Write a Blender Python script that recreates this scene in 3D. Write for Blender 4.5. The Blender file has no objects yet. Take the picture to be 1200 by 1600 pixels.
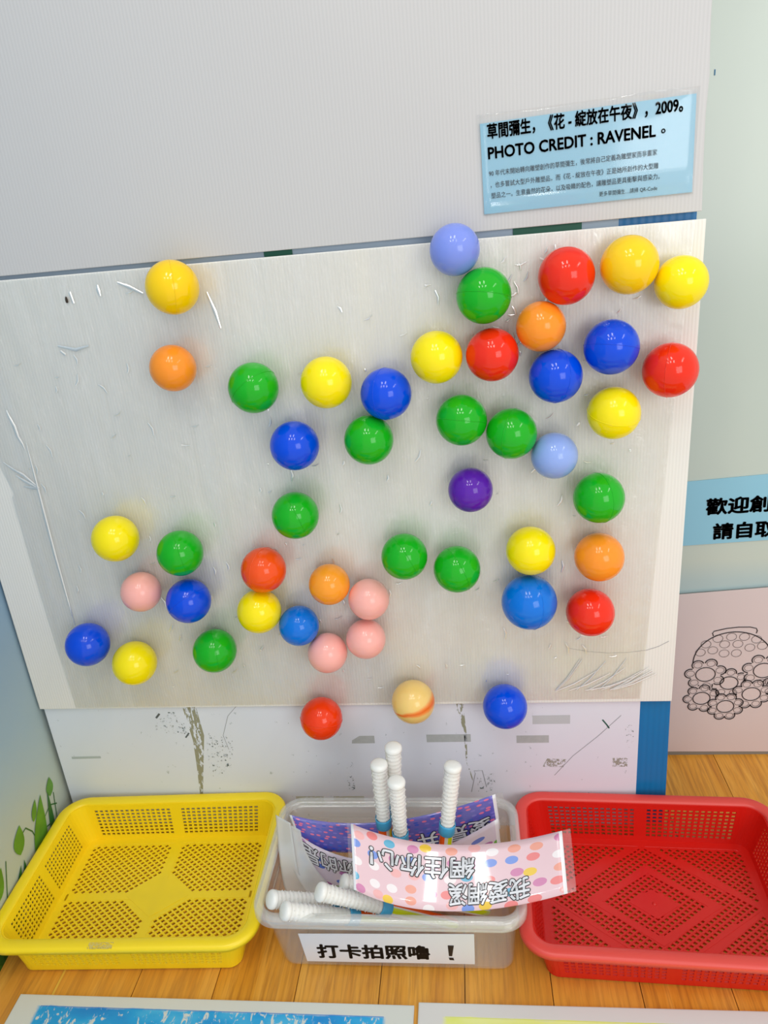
import bpy, bmesh, math, random
from mathutils import Vector, Matrix, noise
random.seed(7)
PI = math.pi
S = bpy.context.scene
COL = S.collection

# ---------------------------------------------------------------- camera
cam_d = bpy.data.cameras.new('camera'); cam = bpy.data.objects.new('camera', cam_d); COL.objects.link(cam)
RX = Vector((0.99219876, 0.09004415, -0.08621869)); UP = Vector((0.04649676, 0.37440508, 0.92609874)); FW = Vector((-0.11567049, 0.92288292, -0.3672975))
cam.matrix_world = Matrix(((RX.x, UP.x, -FW.x, 0.0), (RX.y, UP.y, -FW.y, -1.0), (RX.z, UP.z, -FW.z, 1.0), (0, 0, 0, 1)))
cam_d.sensor_fit = 'VERTICAL'; cam_d.sensor_height = 36.0; cam_d.lens = 36.0 * 1154.8 / 1600.0
cam_d.clip_start = 0.02
S.camera = cam
# ---------------------------------------------------------------- world, lights, exposure
w = bpy.data.worlds.new('world'); S.world = w; w.use_nodes = True
w.node_tree.nodes['Background'].inputs[0].default_value = (1.0, 0.99, 0.965, 1)
w.node_tree.nodes['Background'].inputs[1].default_value = 0.84
def area(name, loc, target, sx, sy, power, color):
    l = bpy.data.lights.new(name, 'AREA'); l.shape = 'RECTANGLE'; l.size = sx; l.size_y = sy; l.energy = power; l.color = color
    o = bpy.data.objects.new(name, l); COL.objects.link(o); o.location = loc
    o.rotation_euler = (Vector(target) - Vector(loc)).to_track_quat('-Z', 'Y').to_euler()
    return o
for lx, ly in ((-0.45, -1.05), (0.07, -1.05), (-0.72, -1.85), (-0.2, -1.85), (0.34, -1.85)):
    area('overhead_light', (lx, ly, 2.65), (lx, ly, 0), 0.13, 0.5, 3.6, (1.0, 0.985, 0.95))
for lx in (-1.9, 1.9):  # two added side strips, out of view, for fold glints and downward light
    area('overhead_light', (lx, -1.3, 2.65), (lx, -1.3, 0), 0.25, 1.2, 7.0, (1.0, 0.985, 0.95))
area('window_light', (1.3, -2.7, 1.3), (-0.1, 0, 0.4), 1.2, 1.3, 17.0, (0.97, 0.985, 1.0))
S.view_settings.view_transform = 'Standard'; S.view_settings.look = 'None'
S.view_settings.gamma = 1.0; S.view_settings.use_curve_mapping = False
S.view_settings.exposure = 0.05
S.render.film_transparent = False
try:
    S.cycles.transparent_max_bounces = 24; S.cycles.max_bounces = 10
    S.cycles.caustics_reflective = False; S.cycles.caustics_refractive = False
except Exception: pass

# ---------------------------------------------------------------- helpers
def lin(c):
    return tuple((v / 12.92 if v <= 0.04045 else ((v + 0.055) / 1.055) ** 2.4) for v in c)
def rgb(r, g, b): return lin((r / 255, g / 255, b / 255)) + (1,)
class NT:
    def __init__(s, name):
        s.m = bpy.data.materials.new(name); s.m.use_nodes = True; s.t = s.m.node_tree; s.t.nodes.clear()
        s.out = s.t.nodes.new('ShaderNodeOutputMaterial')
    def n(s, typ, props=None, **inp):
        k = s.t.nodes.new('ShaderNode' + typ)
        for a, b in (props or {}).items(): setattr(k, a, b)
        for a, b in inp.items():
            key = a.replace('_', ' ')
            sock = k.inputs[int(a[1:])] if (a[0] == 'i' and a[1:].isdigit()) else k.inputs[key]
            if hasattr(b, 'is_output') or isinstance(b, bpy.types.NodeSocket): s.t.links.new(b, sock)
            else: sock.default_value = b
        return k
    def math(s, op, a, b=0.0, clamp=False):
        return s.n('Math', {'operation': op, 'use_clamp': clamp}, i0=a, i1=b).outputs[0]
    def ramp(s, fac, stops, interp='LINEAR'):
        r = s.n('ValToRGB', None, Fac=fac); cr = r.color_ramp; cr.interpolation = interp
        while len(cr.elements) > 1: cr.elements.remove(cr.elements[-1])
        cr.elements[0].position = stops[0][0]; cr.elements[0].color = stops[0][1]
        for p, c in stops[1:]:
            e = cr.elements.new(p); e.color = c
        return r.outputs[0]
    def mix(s, fac, a, b):
        m = s.n('Mix', {'data_type': 'RGBA'}); 
        for sock, v in ((m.inputs[0], fac), (m.inputs[6], a), (m.inputs[7], b)):
            if isinstance(v, bpy.types.NodeSocket): s.t.links.new(v, sock)
            else: sock.default_value = v
        return m.outputs[2]
    def mapped(s, scale, rot=(0, 0, 0), src='Object'):
        tc = s.n('TexCoord'); mp = s.n('Mapping', None, Vector=tc.outputs[src], Scale=scale, Rotation=rot)
        return mp.outputs[0]
    def noise(s, vec, scale=1.0, detail=3.0, rough=0.5, dist=0.0):
        return s.n('TexNoise', None, Vector=vec, Scale=scale, Detail=detail, Roughness=rough, Distortion=dist).outputs[0]
    def done(s, shader):
        s.t.links.new(shader, s.out.inputs[0]); return s.m
    def pbsdf(s, **k):
        return s.n('BsdfPrincipled', None, **k)
def plain(name, col, rough=0.5, spec=0.5, bump=0.0, bscale=200, coat=0.0, var=0.0, sss=0.0):
    t = NT(name); c = col
    if var:
        nz = t.noise(t.mapped((1, 1, 1)), bscale * 0.15, 4)
        c = t.mix(nz, tuple(v * (1 - var) for v in col[:3]) + (1,), tuple(min(1, v * (1 + var)) for v in col[:3]) + (1,))
    p = t.pbsdf(Base_Color=c, Roughness=rough)
    p.inputs['Specular IOR Level'].default_value = spec
    p.inputs['Coat Weight'].default_value = coat; p.inputs['Coat Roughness'].default_value = 0.06
    if sss:
        p.inputs['Subsurface Weight'].default_value = sss; p.inputs['Subsurface Scale'].default_value = 0.004
        p.inputs['Subsurface Radius'].default_value = (1, 1, 1)
    if bump:
        nz = t.noise(t.mapped((1, 1, 1)), bscale, 3)
        b = t.n('Bump', None, Height=nz, Strength=bump, Distance=0.001); t.t.links.new(b.outputs[0], p.inputs['Normal'])
    return t.done(p.outputs[0])

def obj(name, verts, faces, mats, parent=None, smooth=False, midx=None, uv=None, origin=None):
    me = bpy.data.meshes.new(name)
    if parent is not None and origin is None: origin = parent.location
    if origin is not None:
        o = Vector(origin); verts = [Vector(v) - o for v in verts]
    me.from_pydata([tuple(v) for v in verts], [], faces)
    for m in (mats if isinstance(mats, (list, tuple)) else [mats]): me.materials.append(m)
    if midx: me.polygons.foreach_set('material_index', midx)
    if smooth: me.polygons.foreach_set('use_smooth', [True] * len(me.polygons))
    if uv:
        l = me.uv_layers.new(name='UVMap')
        for i, lp in enumerate(me.loops): l.data[i].uv = uv[lp.vertex_index]
    me.update()
    ob = bpy.data.objects.new(name, me); COL.objects.link(ob)
    if parent is not None: ob.parent = parent
    elif origin is not None: ob.location = origin
    return ob
def empty(name, loc, rotz=0.0):
    o = bpy.data.objects.new(name, None); COL.objects.link(o); o.location = loc; o.rotation_euler = (0, 0, rotz); o.empty_display_size = 0.02
    return o
def tag(o, label=None, cat=None, group=None, kind=None):
    if label: o['label'] = label
    if cat: o['category'] = cat
    if group: o['group'] = group
    if kind: o['kind'] = kind
    return o
def bevel(o, width, seg=2, angle=0.6):
    m = o.modifiers.new('bevel', 'BEVEL'); m.width = width; m.segments = seg; m.limit_method = 'ANGLE'; m.angle_limit = angle; return o
def solid(o, t, off=-1.0):
    m = o.modifiers.new('solid', 'SOLIDIFY'); m.thickness = t; m.offset = off; return o
def box(x0, x1, y0, y1, z0, z1):
    v = [(x, y, z) for x in (x0, x1) for y in (y0, y1) for z in (z0, z1)]
    f = [(0, 1, 3, 2), (4, 6, 7, 5), (0, 4, 5, 1), (2, 3, 7, 6), (0, 2, 6, 4), (1, 5, 7, 3)]
    return v, f
def prism(poly, y0, y1):   # poly of (x,z); front at y0
    n = len(poly); v = [(x, y0, z) for x, z in poly] + [(x, y1, z) for x, z in poly]
    f = [tuple(range(n))[::-1], tuple(range(n, 2 * n))] + [(i, (i + 1) % n, (i + 1) % n + n, i + n) for i in range(n)]
    return v, f
def lathe(profile, seg=24, bumps=None):
    v = []; f = []
    for r, z in profile:
        for k in range(seg):
            a = 2 * PI * k / seg; v.append((r * math.cos(a), r * math.sin(a), z))
    for i in range(len(profile) - 1):
        for k in range(seg):
            a = i * seg + k; b = i * seg + (k + 1) % seg
            f.append((a, b, b + seg, a + seg))
    return v, f
def join(*parts):
    V = []; F = []
    for v, f in parts:
        o = len(V); V += list(v); F += [tuple(i + o for i in q) for q in f]
    return V, F
def fix_normals(ob):
    bm = bmesh.new(); bm.from_mesh(ob.data); bmesh.ops.recalc_face_normals(bm, faces=bm.faces); bm.to_mesh(ob.data); bm.free(); return ob
def plate(poly, y, eps=0.0):   # single sided card in x,z
    return [(x, y, z) for x, z in poly], [tuple(range(len(poly)))]

# ---- text
_tc = {}
def glyphs(body, bold=0.0):
    """text as (s, t) in its unit box; bold (in em) thickens the strokes with shifted copies"""
    if body not in _tc:
        cu = bpy.data.curves.new('t', 'FONT'); cu.body = body; cu.size = 1.0; cu.resolution_u = 3
        to = bpy.data.objects.new('t', cu); COL.objects.link(to)
        bpy.context.view_layer.update()
        ev = to.evaluated_get(bpy.context.evaluated_depsgraph_get()); me = ev.to_mesh()
        V = [tuple(p.co) for p in me.vertices]; F = [tuple(p.vertices) for p in me.polygons]
        ev.to_mesh_clear(); bpy.data.objects.remove(to); bpy.data.curves.remove(cu)
        _tc[body] = (V, F, min(p[0] for p in V), max(p[0] for p in V), min(p[1] for p in V), max(p[1] for p in V))
    V, F, x0, x1, y0, y1 = _tc[body]
    sh = [(0, 0)] + ([(bold * math.cos(k * PI / 4), bold * math.sin(k * PI / 4)) for k in range(8)] if bold else [])
    W = []; G = []
    for dx, dy in sh:
        o = len(W); W += [((p[0] + dx - x0) / (x1 - x0), (p[1] + dy - y0) / (y1 - y0), 0) for p in V]; G += [tuple(i + o for i in f) for f in F]
    return W, G
def lettering(body, fn, mat, parent, bold=0.0, name='lettering'):
    """fn maps (s,t) in the unit box of the text to a world point"""
    V, F = glyphs(body, bold)
    return obj(name, [fn(a, b) for a, b, _ in V], F, mat, parent)

# ---------------------------------------------------------------- materials
def board_mat(name, col, pitch=0.0044, rough=0.38, amt=0.35, spec=0.4, dirty=0.0):
    t = NT(name); tc = t.n('TexCoord'); sp = t.n('SeparateXYZ', None, Vector=tc.outputs['Object'])
    s = t.math('SINE', t.math('MULTIPLY', sp.outputs[0], 2 * PI / pitch))
    s01 = t.math('MULTIPLY_ADD', s, 0.5); t.t.nodes[-1].inputs[2].default_value = 0.5
    nz = t.noise(t.mapped((3, 1, 1.2)), 3.0, 4)
    base = t.mix(s01, tuple(v * 0.95 for v in col[:3]) + (1,), col)
    base = t.mix(t.math('MULTIPLY', nz, 0.12), base, tuple(v * 0.75 for v in col[:3]) + (1,))
    p = t.pbsdf(Base_Color=base, Roughness=rough); p.inputs['Specular IOR Level'].default_value = spec
    b = t.n('Bump', None, Height=s01, Strength=amt, Distance=0.0004); t.t.links.new(b.outputs[0], p.inputs['Normal'])
    return t.done(p.outputs[0])
M_white = board_mat('white_corrugated_plastic', rgb(203, 201, 200), amt=0.2)
M_white2 = board_mat('white_corrugated_plastic_low', rgb(238, 236, 230), rough=0.3)
M_blue = board_mat('blue_corrugated_plastic', rgb(18, 118, 178), pitch=0.009, rough=0.35, amt=0.6)
def old_board():
    t = NT('old_printed_board'); vec = t.mapped((1, 1, 1))
    tc = t.n('TexCoord'); sp = t.n('SeparateXYZ', None, Vector=tc.outputs['Object'])
    g = t.math('MULTIPLY_ADD', sp.outputs[0], 1.0); t.t.nodes[-1].inputs[2].default_value = 0.85
    n1 = t.noise(vec, 5, 4); n2 = t.noise(t.mapped((1, 1, 0.7)), 90, 5, 0.65)
    c = t.mix(n1, rgb(212, 228, 240), rgb(228, 234, 242))
    c = t.mix(t.math('MULTIPLY', g, 0.5, True), c, rgb(228, 224, 236))
    sc = t.ramp(n2, [(0.0, (0, 0, 0, 1)), (0.665, (0, 0, 0, 1)), (0.70, (1, 1, 1, 1))])
    c = t.mix(t.math('MULTIPLY', sc, 0.45), c, rgb(110, 130, 132))
    p = t.pbsdf(Base_Color=c, Roughness=0.42)
    return t.done(p.outputs[0])
M_old = old_board()
def wood():
    t = NT('laminate_wood'); oi = t.n('ObjectInfo'); tc = t.n('TexCoord')
    off = t.n('CombineXYZ', None, X=t.math('MULTIPLY', oi.outputs['Random'], 13.0), Y=t.math('MULTIPLY', oi.outputs['Random'], 7.0))
    add = t.n('VectorMath', {'operation': 'ADD'}, i0=tc.outputs['Object'], i1=off.outputs[0]).outputs[0]
    m1 = t.n('Mapping', None, Vector=add, Scale=(26, 2.4, 1)).outputs[0]
    m2 = t.n('Mapping', None, Vector=add, Scale=(170, 9, 1)).outputs[0]
    n1 = t.noise(m1, 1, 5, 0.6, 1.4); n2 = t.noise(m2, 1, 4, 0.6, 0.4)
    base = t.ramp(n1, [(0.25, rgb(200, 128, 32)), (0.5, rgb(220, 152, 50)), (0.75, rgb(236, 176, 78))])
    base = t.mix(t.ramp(n2, [(0.35, (0.55, 0.55, 0.55, 1)), (0.55, (0, 0, 0, 1))]), base, rgb(158, 96, 34))
    base = t.mix(t.math('MULTIPLY', oi.outputs['Random'], 0.25), base, rgb(228, 176, 92))
    p = t.pbsdf(Base_Color=base, Roughness=0.36)
    b = t.n('Bump', None, Height=n2, Strength=0.15, Distance=0.0005); t.t.links.new(b.outputs[0], p.inputs['Normal'])
    return t.done(p.outputs[0])
M_wood = wood()
def back_wall_mat():
    t = NT('pale_green_wall'); tc = t.n('TexCoord'); sp = t.n('SeparateXYZ', None, Vector=tc.outputs['Object'])
    n = t.noise(t.mapped((1.0, 1, 0.5), (0, 0.6, 0)), 4, 4)
    c = t.mix(n, rgb(184, 198, 190), rgb(202, 211, 200))
    band = t.ramp(sp.outputs[2], [(0.0, (1, 1, 1, 1)), (0.37, (1, 1, 1, 1)), (0.41, (0.0, 0.0, 0.0, 1))])
    c = t.mix(t.math('MULTIPLY', band, 0.55), c, rgb(160, 190, 200))
    p = t.pbsdf(Base_Color=c, Roughness=0.22)
    return t.done(p.outputs[0])
M_back = back_wall_mat()
def mural():
    t = NT('sky_mural_print'); tc = t.n('TexCoord'); sp = t.n('SeparateXYZ', None, Vector=tc.outputs['Object'])
    nz = t.noise(t.mapped((1, 2.0, 1.5)), 3, 3)
    z = t.math('ADD', sp.outputs[2], t.math('MULTIPLY', t.math('SUBTRACT', nz, 0.5), 0.12))
    c = t.ramp(z, [(0.0, rgb(196, 205, 190)), (0.14, rgb(186, 200, 192)), (0.3, rgb(160, 186, 200)), (0.5, rgb(136, 170, 198)), (0.9, rgb(150, 184, 210))])
    return t.done(t.pbsdf(Base_Color=c, Roughness=0.45).outputs[0])
M_mural = mural()
M_leaf = plain('leaf_print', rgb(92, 150, 42), 0.5, var=0.35, bscale=300)
M_leafd = plain('dark_leaf_print', rgb(44, 108, 44), 0.5, var=0.3, bscale=300)
M_black = plain('black_ink', (0.006, 0.006, 0.007, 1), 0.45)
M_ink = plain('thin_ink', (0.03, 0.025, 0.03, 1), 0.6)
M_graylabel = plain('grey_edge', rgb(130, 128, 122), 0.6)
M_bluepaper = plain('blue_paper', rgb(134, 192, 218), 0.35, coat=0.35, var=0.02, bscale=40)
M_bluepaper2 = plain('blue_paper_matte', rgb(140, 196, 218), 0.5)
M_drawpaper = plain('pinkish_white_paper', rgb(214, 200, 200), 0.55, var=0.05, bscale=30)
M_whitepaper = plain('white_paper', rgb(226, 228, 234), 0.35, coat=0.4)
M_sheet = plain('white_print_board', rgb(208, 210, 204), 0.4)
def ball_mat(name, col, spec=0.5, sss=0.15):
    t = NT(name)
    n = t.noise(t.mapped((1, 1, 1)), 60, 3)
    p = t.pbsdf(Base_Color=col, Roughness=0.10); p.inputs['Specular IOR Level'].default_value = 0.38
    p.inputs['Subsurface Weight'].default_value = sss; p.inputs['Subsurface Scale'].default_value = 0.006
    p.inputs['Subsurface Radius'].default_value = (1, 0.7, 0.5)
    b = t.n('Bump', None, Height=n, Strength=0.12, Distance=0.0012); t.t.links.new(b.outputs[0], p.inputs['Normal'])
    return t.done(p.outputs[0])
BALLC = dict(yellow=(255, 232, 8), deepyellow=(255, 208, 0), orange=(255, 150, 40), lightorange=(255, 160, 44), green=(22, 176, 26), blue=(0, 76, 222), skyblue=(0, 116, 220),
             pink=(255, 182, 172), scarlet=(242, 60, 8), redorange=(246, 84, 20), red=(238, 44, 14), purple=(92, 30, 168), lavender=(130, 150, 232), paleblue=(148, 174, 236))
BM = {k: ball_mat(k + '_plastic', rgb(*v)) for k, v in BALLC.items()}
def cream():
    t = NT('cream_orange_plastic'); tc = t.n('TexCoord'); sp = t.n('SeparateXYZ', None, Vector=tc.outputs['Object'])
    nz = t.noise(t.mapped((1, 1, 1)), 22, 3)
    q = t.math('ADD', t.math('ADD', sp.outputs[2], t.math('MULTIPLY', sp.outputs[0], -0.22)), t.math('MULTIPLY', t.math('SUBTRACT', nz, 0.5), 0.012))
    wd = t.math('MULTIPLY_ADD', sp.outputs[0], 0.16); t.t.nodes[-1].inputs[2].default_value = 0.0065
    k = t.math('DIVIDE', t.math('ABSOLUTE', q), wd)
    c = t.ramp(k, [(0.0, rgb(240, 112, 40)), (0.45, rgb(246, 150, 70)), (1.0, rgb(244, 206, 122))])
    p = t.pbsdf(Base_Color=c, Roughness=0.16); p.inputs['Subsurface Weight'].default_value = 0.15; p.inputs['Subsurface Scale'].default_value = 0.006
    return t.done(p.outputs[0])
BM['cream'] = cream()
def film():
    t = NT('clear_plastic_film')
    st = t.noise(t.mapped((48, 1, 2.6)), 1, 5, 0.62, 1.6); cr = t.noise(t.mapped((16, 1, 9), (0, 0.5, 0)), 1, 6, 0.7, 2.5)
    h = t.math('ADD', t.math('MULTIPLY', st, 0.5), t.math('MULTIPLY', cr, 1.0))
    b1 = t.n('Bump', None, Height=h, Strength=0.4, Distance=0.0012).outputs[0]
    b2 = t.n('Bump', None, Height=cr, Strength=1.0, Distance=0.007).outputs[0]
    g1 = t.n('BsdfGlossy', None, Color=(1, 1, 1, 1), Roughness=0.25, Normal=b1).outputs[0]
    g2 = t.n('BsdfGlossy', None, Color=(1, 1, 1, 1), Roughness=0.06, Normal=b2).outputs[0]
    tr = t.n('BsdfTransparent', None, Color=(1.0, 0.995, 0.98, 1)).outputs[0]
    tint = t.noise(t.mapped((14, 1, 1.2), (0, 0.12, 0)), 1, 3, 0.5, 0.8)
    df = t.n('BsdfDiffuse', None, Color=t.ramp(tint, [(0.3, (0.92, 0.95, 0.98, 1)), (0.5, (0.97, 0.97, 0.95, 1)), (0.68, (0.98, 0.95, 0.84, 1))])).outputs[0]
    lw = t.n('LayerWeight', None, Blend=0.35).outputs['Facing']
    f1 = t.math('MULTIPLY_ADD', lw, 0.22); t.t.nodes[-1].inputs[2].default_value = 0.10
    a = t.n('MixShader', None, i0=t.ramp(st, [(0.38, (0.0, 0.0, 0.0, 1)), (0.66, (0.26, 0.26, 0.26, 1))]), i1=tr, i2=df).outputs[0]
    a = t.n('MixShader', None, i0=f1, i1=a, i2=g1).outputs[0]
    a = t.n('MixShader', None, i0=0.06, i1=a, i2=g2).outputs[0]
    return t.done(a)
M_film = film()
def clear(name, tint, white, gloss, rough=0.12):
    t = NT(name)
    tr = t.n('BsdfTransparent', None, Color=tint).outputs[0]
    d = t.n('BsdfPrincipled', None, Base_Color=(0.90, 0.92, 0.90, 1), Roughness=rough).outputs[0]
    g = t.n('BsdfGlossy', None, Color=(1, 1, 1, 1), Roughness=rough).outputs[0]
    a = t.n('MixShader', None, i0=white, i1=tr, i2=d).outputs[0]
    a = t.n('MixShader', None, i0=gloss, i1=a, i2=g).outputs[0]
    return t.done(a)
M_box = clear('translucent_plastic', (0.985, 0.985, 0.98, 1), 0.11, 0.035, 0.16)
M_boxrim = clear('translucent_plastic_thick', (0.98, 0.985, 0.98, 1), 0.27, 0.06, 0.13)
M_lam = clear('laminate_margin', (0.98, 0.98, 0.98, 1), 0.04, 0.025, 0.10)
M_fold = clear('film_fold', (1, 1, 1, 1), 0.40, 0.45, 0.15)  # white share in the mix paints extra glint onto the folds
M_yel = plain('yellow_plastic', rgb(255, 222, 30), 0.32, sss=0.1)
M_red = plain('red_plastic', rgb(212, 26, 14), 0.34, spec=0.55)
M_redrim = plain('pale_red_plastic', rgb(222, 66, 56), 0.42, spec=0.7)  # rim colour, paler and pinker than the tray walls
M_wandwhite = plain('white_wand_plastic', rgb(238, 238, 234), 0.22, sss=0.2)
M_collar = plain('sky_blue_plastic', rgb(70, 170, 216), 0.3)
M_so = plain('orange_shaft', rgb(250, 92, 10), 0.2); M_sw = plain('white_shaft', rgb(232, 226, 214), 0.25); M_sy = plain('lime_shaft', rgb(206, 220, 10), 0.22)
def dots(name, bg, cols, scale, asp, bg2=None, rad=0.3, rnd=0.55):
    t = NT(name); tc = t.n('TexCoord'); mp = t.n('Mapping', None, Vector=tc.outputs['UV'], Scale=(scale, scale * asp, 1)).outputs[0]
    vo = t.n('TexVoronoi', {'voronoi_dimensions': '2D'}, Vector=mp, Scale=1.0, Randomness=rnd)
    inside = t.math('LESS_THAN', vo.outputs['Distance'], rad)
    sep = t.n('SeparateColor', None, Color=vo.outputs['Color'])
    n = len(cols); c = t.ramp(sep.outputs[0], [(i / n, k) for i, k in enumerate(cols)], 'CONSTANT')
    b = bg
    if bg2:
        sp = t.n('SeparateXYZ', None, Vector=tc.outputs['UV']); b = t.mix(sp.outputs[1], bg, bg2)
    c = t.mix(inside, b, c)
    # white border of the card
    sp = t.n('SeparateXYZ', None, Vector=tc.outputs['UV'])
    e = t.math('LESS_THAN', t.math('ABSOLUTE', t.math('SUBTRACT', sp.outputs[0], 0.5)), 0.486)
    c = t.mix(e, rgb(240, 240, 244), c)
    p = t.pbsdf(Base_Color=c, Roughness=0.3); p.inputs['Coat Weight'].default_value = 1.0; p.inputs['Coat Roughness'].default_value = 0.05
    return t.done(p.outputs[0])
M_pinkcard = dots('pink_dotted_print', rgb(232, 198, 206), [rgb(240, 200, 60), rgb(92, 176, 210), rgb(236, 130, 130), rgb(118, 150, 226), rgb(244, 236, 238), rgb(238, 160, 140), rgb(210, 130, 175), rgb(240, 178, 178)], 10.5, 0.45, rad=0.30, rnd=0.5)
M_purplecard = dots('purple_dotted_print', rgb(76, 76, 172), [rgb(232, 112, 150), rgb(64, 96, 190), rgb(232, 112, 150), rgb(40, 80, 200), rgb(120, 110, 200)], 24, 0.42, bg2=rgb(104, 98, 196), rad=0.27)
M_whitecard = dots('white_dotted_print', rgb(220, 208, 224), [rgb(108, 176, 72), rgb(220, 208, 224), rgb(92, 120, 206), rgb(220, 208, 224), rgb(176, 110, 176)], 9, 0.5, rad=0.25)

# ---------------------------------------------------------------- structure
fl = empty('floor', (0, 0, 0)); tag(fl, 'wood plank floor with warm honey grain under the trays', kind='structure')
obj('subfloor', *box(-0.95, 0.95, -0.75, 0.3, -0.03, -0.006), plain('dark_joint', rgb(96, 58, 22), 0.8), fl)
xs = [-0.871 + 0.119 * i for i in range(16)]
pm = None
for i, x0 in enumerate(xs[:-1]):
    gap = 0.0006
    p = obj('plank', *box(-0.0595 + gap, 0.0595 - gap, -0.75, 0.3, -0.0058, 0), M_wood, None) if pm is None else bpy.data.objects.new('plank', pm)
    if pm is None: pm = p.data
    else: COL.objects.link(p)
    p.parent = fl; p.location = (x0 + 0.0595, 0, 0)
fill = obj('joint_filler', *box(-0.6345, -0.6315, -0.75, -0.02, -0.004, 0.0003), plain('pale_filler', rgb(226, 186, 76), 0.5), fl)
tag(fill, 'pale yellow filler strip in a plank joint')

wl_dir = lambda y: -0.759 - 0.0825 * y
v = []
for y in (-1.3, 0.25):
    for z in (0, 1.7): v.append((wl_dir(y), y, z))
wl = obj('wall_left', v, [(0, 1, 3, 2)], M_mural); solid(wl, 0.02, 1.0); tag(wl, 'left side wall printed with a pale blue sky mural and leaves', kind='structure')
wb = obj('wall_back', *box(-0.8, 1.0, 0.19, 0.21, 0, 1.7), M_back); tag(wb, 'pale green back wall on the right', kind='structure')
obj('wall_scratch', *box(0.3565, 0.358, 0.1893, 0.1901, 1.142, 1.149), plain('teal_mark', rgb(40, 110, 150), 0.5), wb)

# printed leaves on the mural
def leaf(y, z, length, width, ang, bend, mat, name='printed_leaf'):
    n = 9; L = []; Rr = []
    ca, sa = math.cos(ang), math.sin(ang)
    for i in range(n):
        t = i / (n - 1); hw = width * math.sin(PI * t ** 0.8) * 0.5; a = t * length; c = bend * math.sin(PI * t)
        for s, lst in ((1, L), (-1, Rr)):
            u, q = a, c + s * hw
            yy = y + u * ca - q * sa; zz = z + u * sa + q * ca
            lst.append((wl_dir(yy) + 0.0012, yy, zz))
    V = L + Rr; F = [(i, i + 1, n + i + 1, n + i) for i in range(n - 1)]
    return obj(name, V, F, mat, wl)
def stem(pts, wdt, mat):
    V = []; F = []
    for i, (y, z) in enumerate(pts):
        j = min(i + 1, len(pts) - 1); k = max(i - 1, 0)
        dy, dz = pts[j][0] - pts[k][0], pts[j][1] - pts[k][1]; l = math.hypot(dy, dz) or 1
        for s in (1, -1):
            yy = y - dz / l * s * wdt; zz = z + dy / l * s * wdt; V.append((wl_dir(yy) + 0.0008, yy, zz))
    for i in range(len(pts) - 1): F.append((2 * i, 2 * i + 1, 2 * i + 3, 2 * i + 2))
    return obj('printed_stem', V, F, mat, wl)
# (y, z, length, width, angle, bend)
for a in ((-0.042, 0.112, 0.034, 0.024, 1.2, 0.0, M_leaf), (-0.105, 0.115, 0.036, 0.016, 0.95, 0.0, M_leaf), (-0.160, 0.100, 0.048, 0.032, 1.15, 0.003, M_leaf),
          (-0.250, 0.09, 0.055, 0.036, 0.75, 0.0, M_leaf), (-0.120, 0.02, 0.13, 0.044, 1.15, 0.004, M_leaf), (-0.235, 0.0, 0.11, 0.026, 0.9, 0.0, M_leafd),
          (-0.07, 0.02, 0.11, 0.016, 1.35, 0.0, M_leafd), (-0.30, 0.0, 0.09, 0.03, 0.35, 0.0, M_leafd), (-0.31, 0.012, 0.08, 0.034, 0.1, 0.0, M_leaf), (-0.27, 0.004, 0.07, 0.03, 0.2, 0, M_leafd), (-0.18, 0.0, 0.09, 0.02, 1.3, 0, M_leafd)):
    leaf(*a[:6], a[6])
for pts in ([(-0.05, 0.0), (-0.045, 0.05), (-0.03, 0.11)], [(-0.10, 0.06), (-0.075, 0.095), (-0.05, 0.1), (-0.03, 0.085)], [(-0.15, 0.125), (-0.128, 0.125), (-0.115, 0.105), (-0.11, 0.08)],
            [(-0.245, 0.0), (-0.225, 0.06), (-0.195, 0.125)], [(-0.2, 0.0), (-0.195, 0.045), (-0.19, 0.07)], [(-0.1, 0.075), (-0.085, 0.08), (-0.06, 0.07)]):
    stem(pts, 0.0011, M_leafd)

# ---------------------------------------------------------------- boards
bl = obj('blue_board', *prism([(-0.74, 0), (0.3045, 0), (0.2935, 1.0), (-0.74, 1.0)], 0.0105, 0.0155), M_blue); fix_normals(bl); bevel(bl, 0.0008)
tag(bl, 'blue corrugated plastic board standing behind the white boards', 'board')
ob_ = obj('old_backboard', [Vector(q) for q in box(-0.7525, 0.254, 0.0060, 0.0100, 0.0, 0.90)[0]], box(0, 1, 0, 1, 0, 1)[1], M_old, origin=(-0.25, 0.008, 0.0)); bevel(ob_, 0.0006)
tag(ob_, 'old pale blue-white board with tape residue and brown cracks, below the ball board', 'board')
lo = empty('lower_board', (-0.23, 0.003, 0.265)); tag(lo, 'large white corrugated plastic board covered with clear film and plastic balls', 'board')
o = obj('panel', *prism([(-0.7557, 0.2645), (0.3001, 0.2600), (0.3022, 0.9665), (-0.7540, 0.9675)], 0.0, 0.005), M_white2, lo); fix_normals(o); bevel(o, 0.0008)
up = empty('upper_board', (-0.23, 0.002, 0.975)); tag(up, 'plain white corrugated plastic board at the top, behind the blue sign', 'board')
o = obj('panel', *prism([(-0.7540, 0.9722), (0.2965, 0.9755), (0.2945, 1.03), (0.2935, 1.08), (0.2950, 1.12), (0.2925, 1.17), (0.2915, 1.50), (-0.7540, 1.50)], 0.0, 0.005), M_white, up); fix_normals(o); bevel(o, 0.0008)
gpm = plain('dark_green_paint', rgb(8, 92, 70), 0.5)
for x0, x1 in ((-0.253, -0.215), (0.07, 0.155)):
    g = obj('green_paint_patch', *box(x0, x1, 0.0085, 0.0092, 0.955, 0.99), gpm, bl); tag(g, 'dark green paint patch')
obj('grey_backing_strip', *box(-0.74, 0.20, 0.0096, 0.0104, 0.93, 1.0), plain('blue_grey_backing', rgb(176, 192, 208), 0.6), bl)

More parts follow.
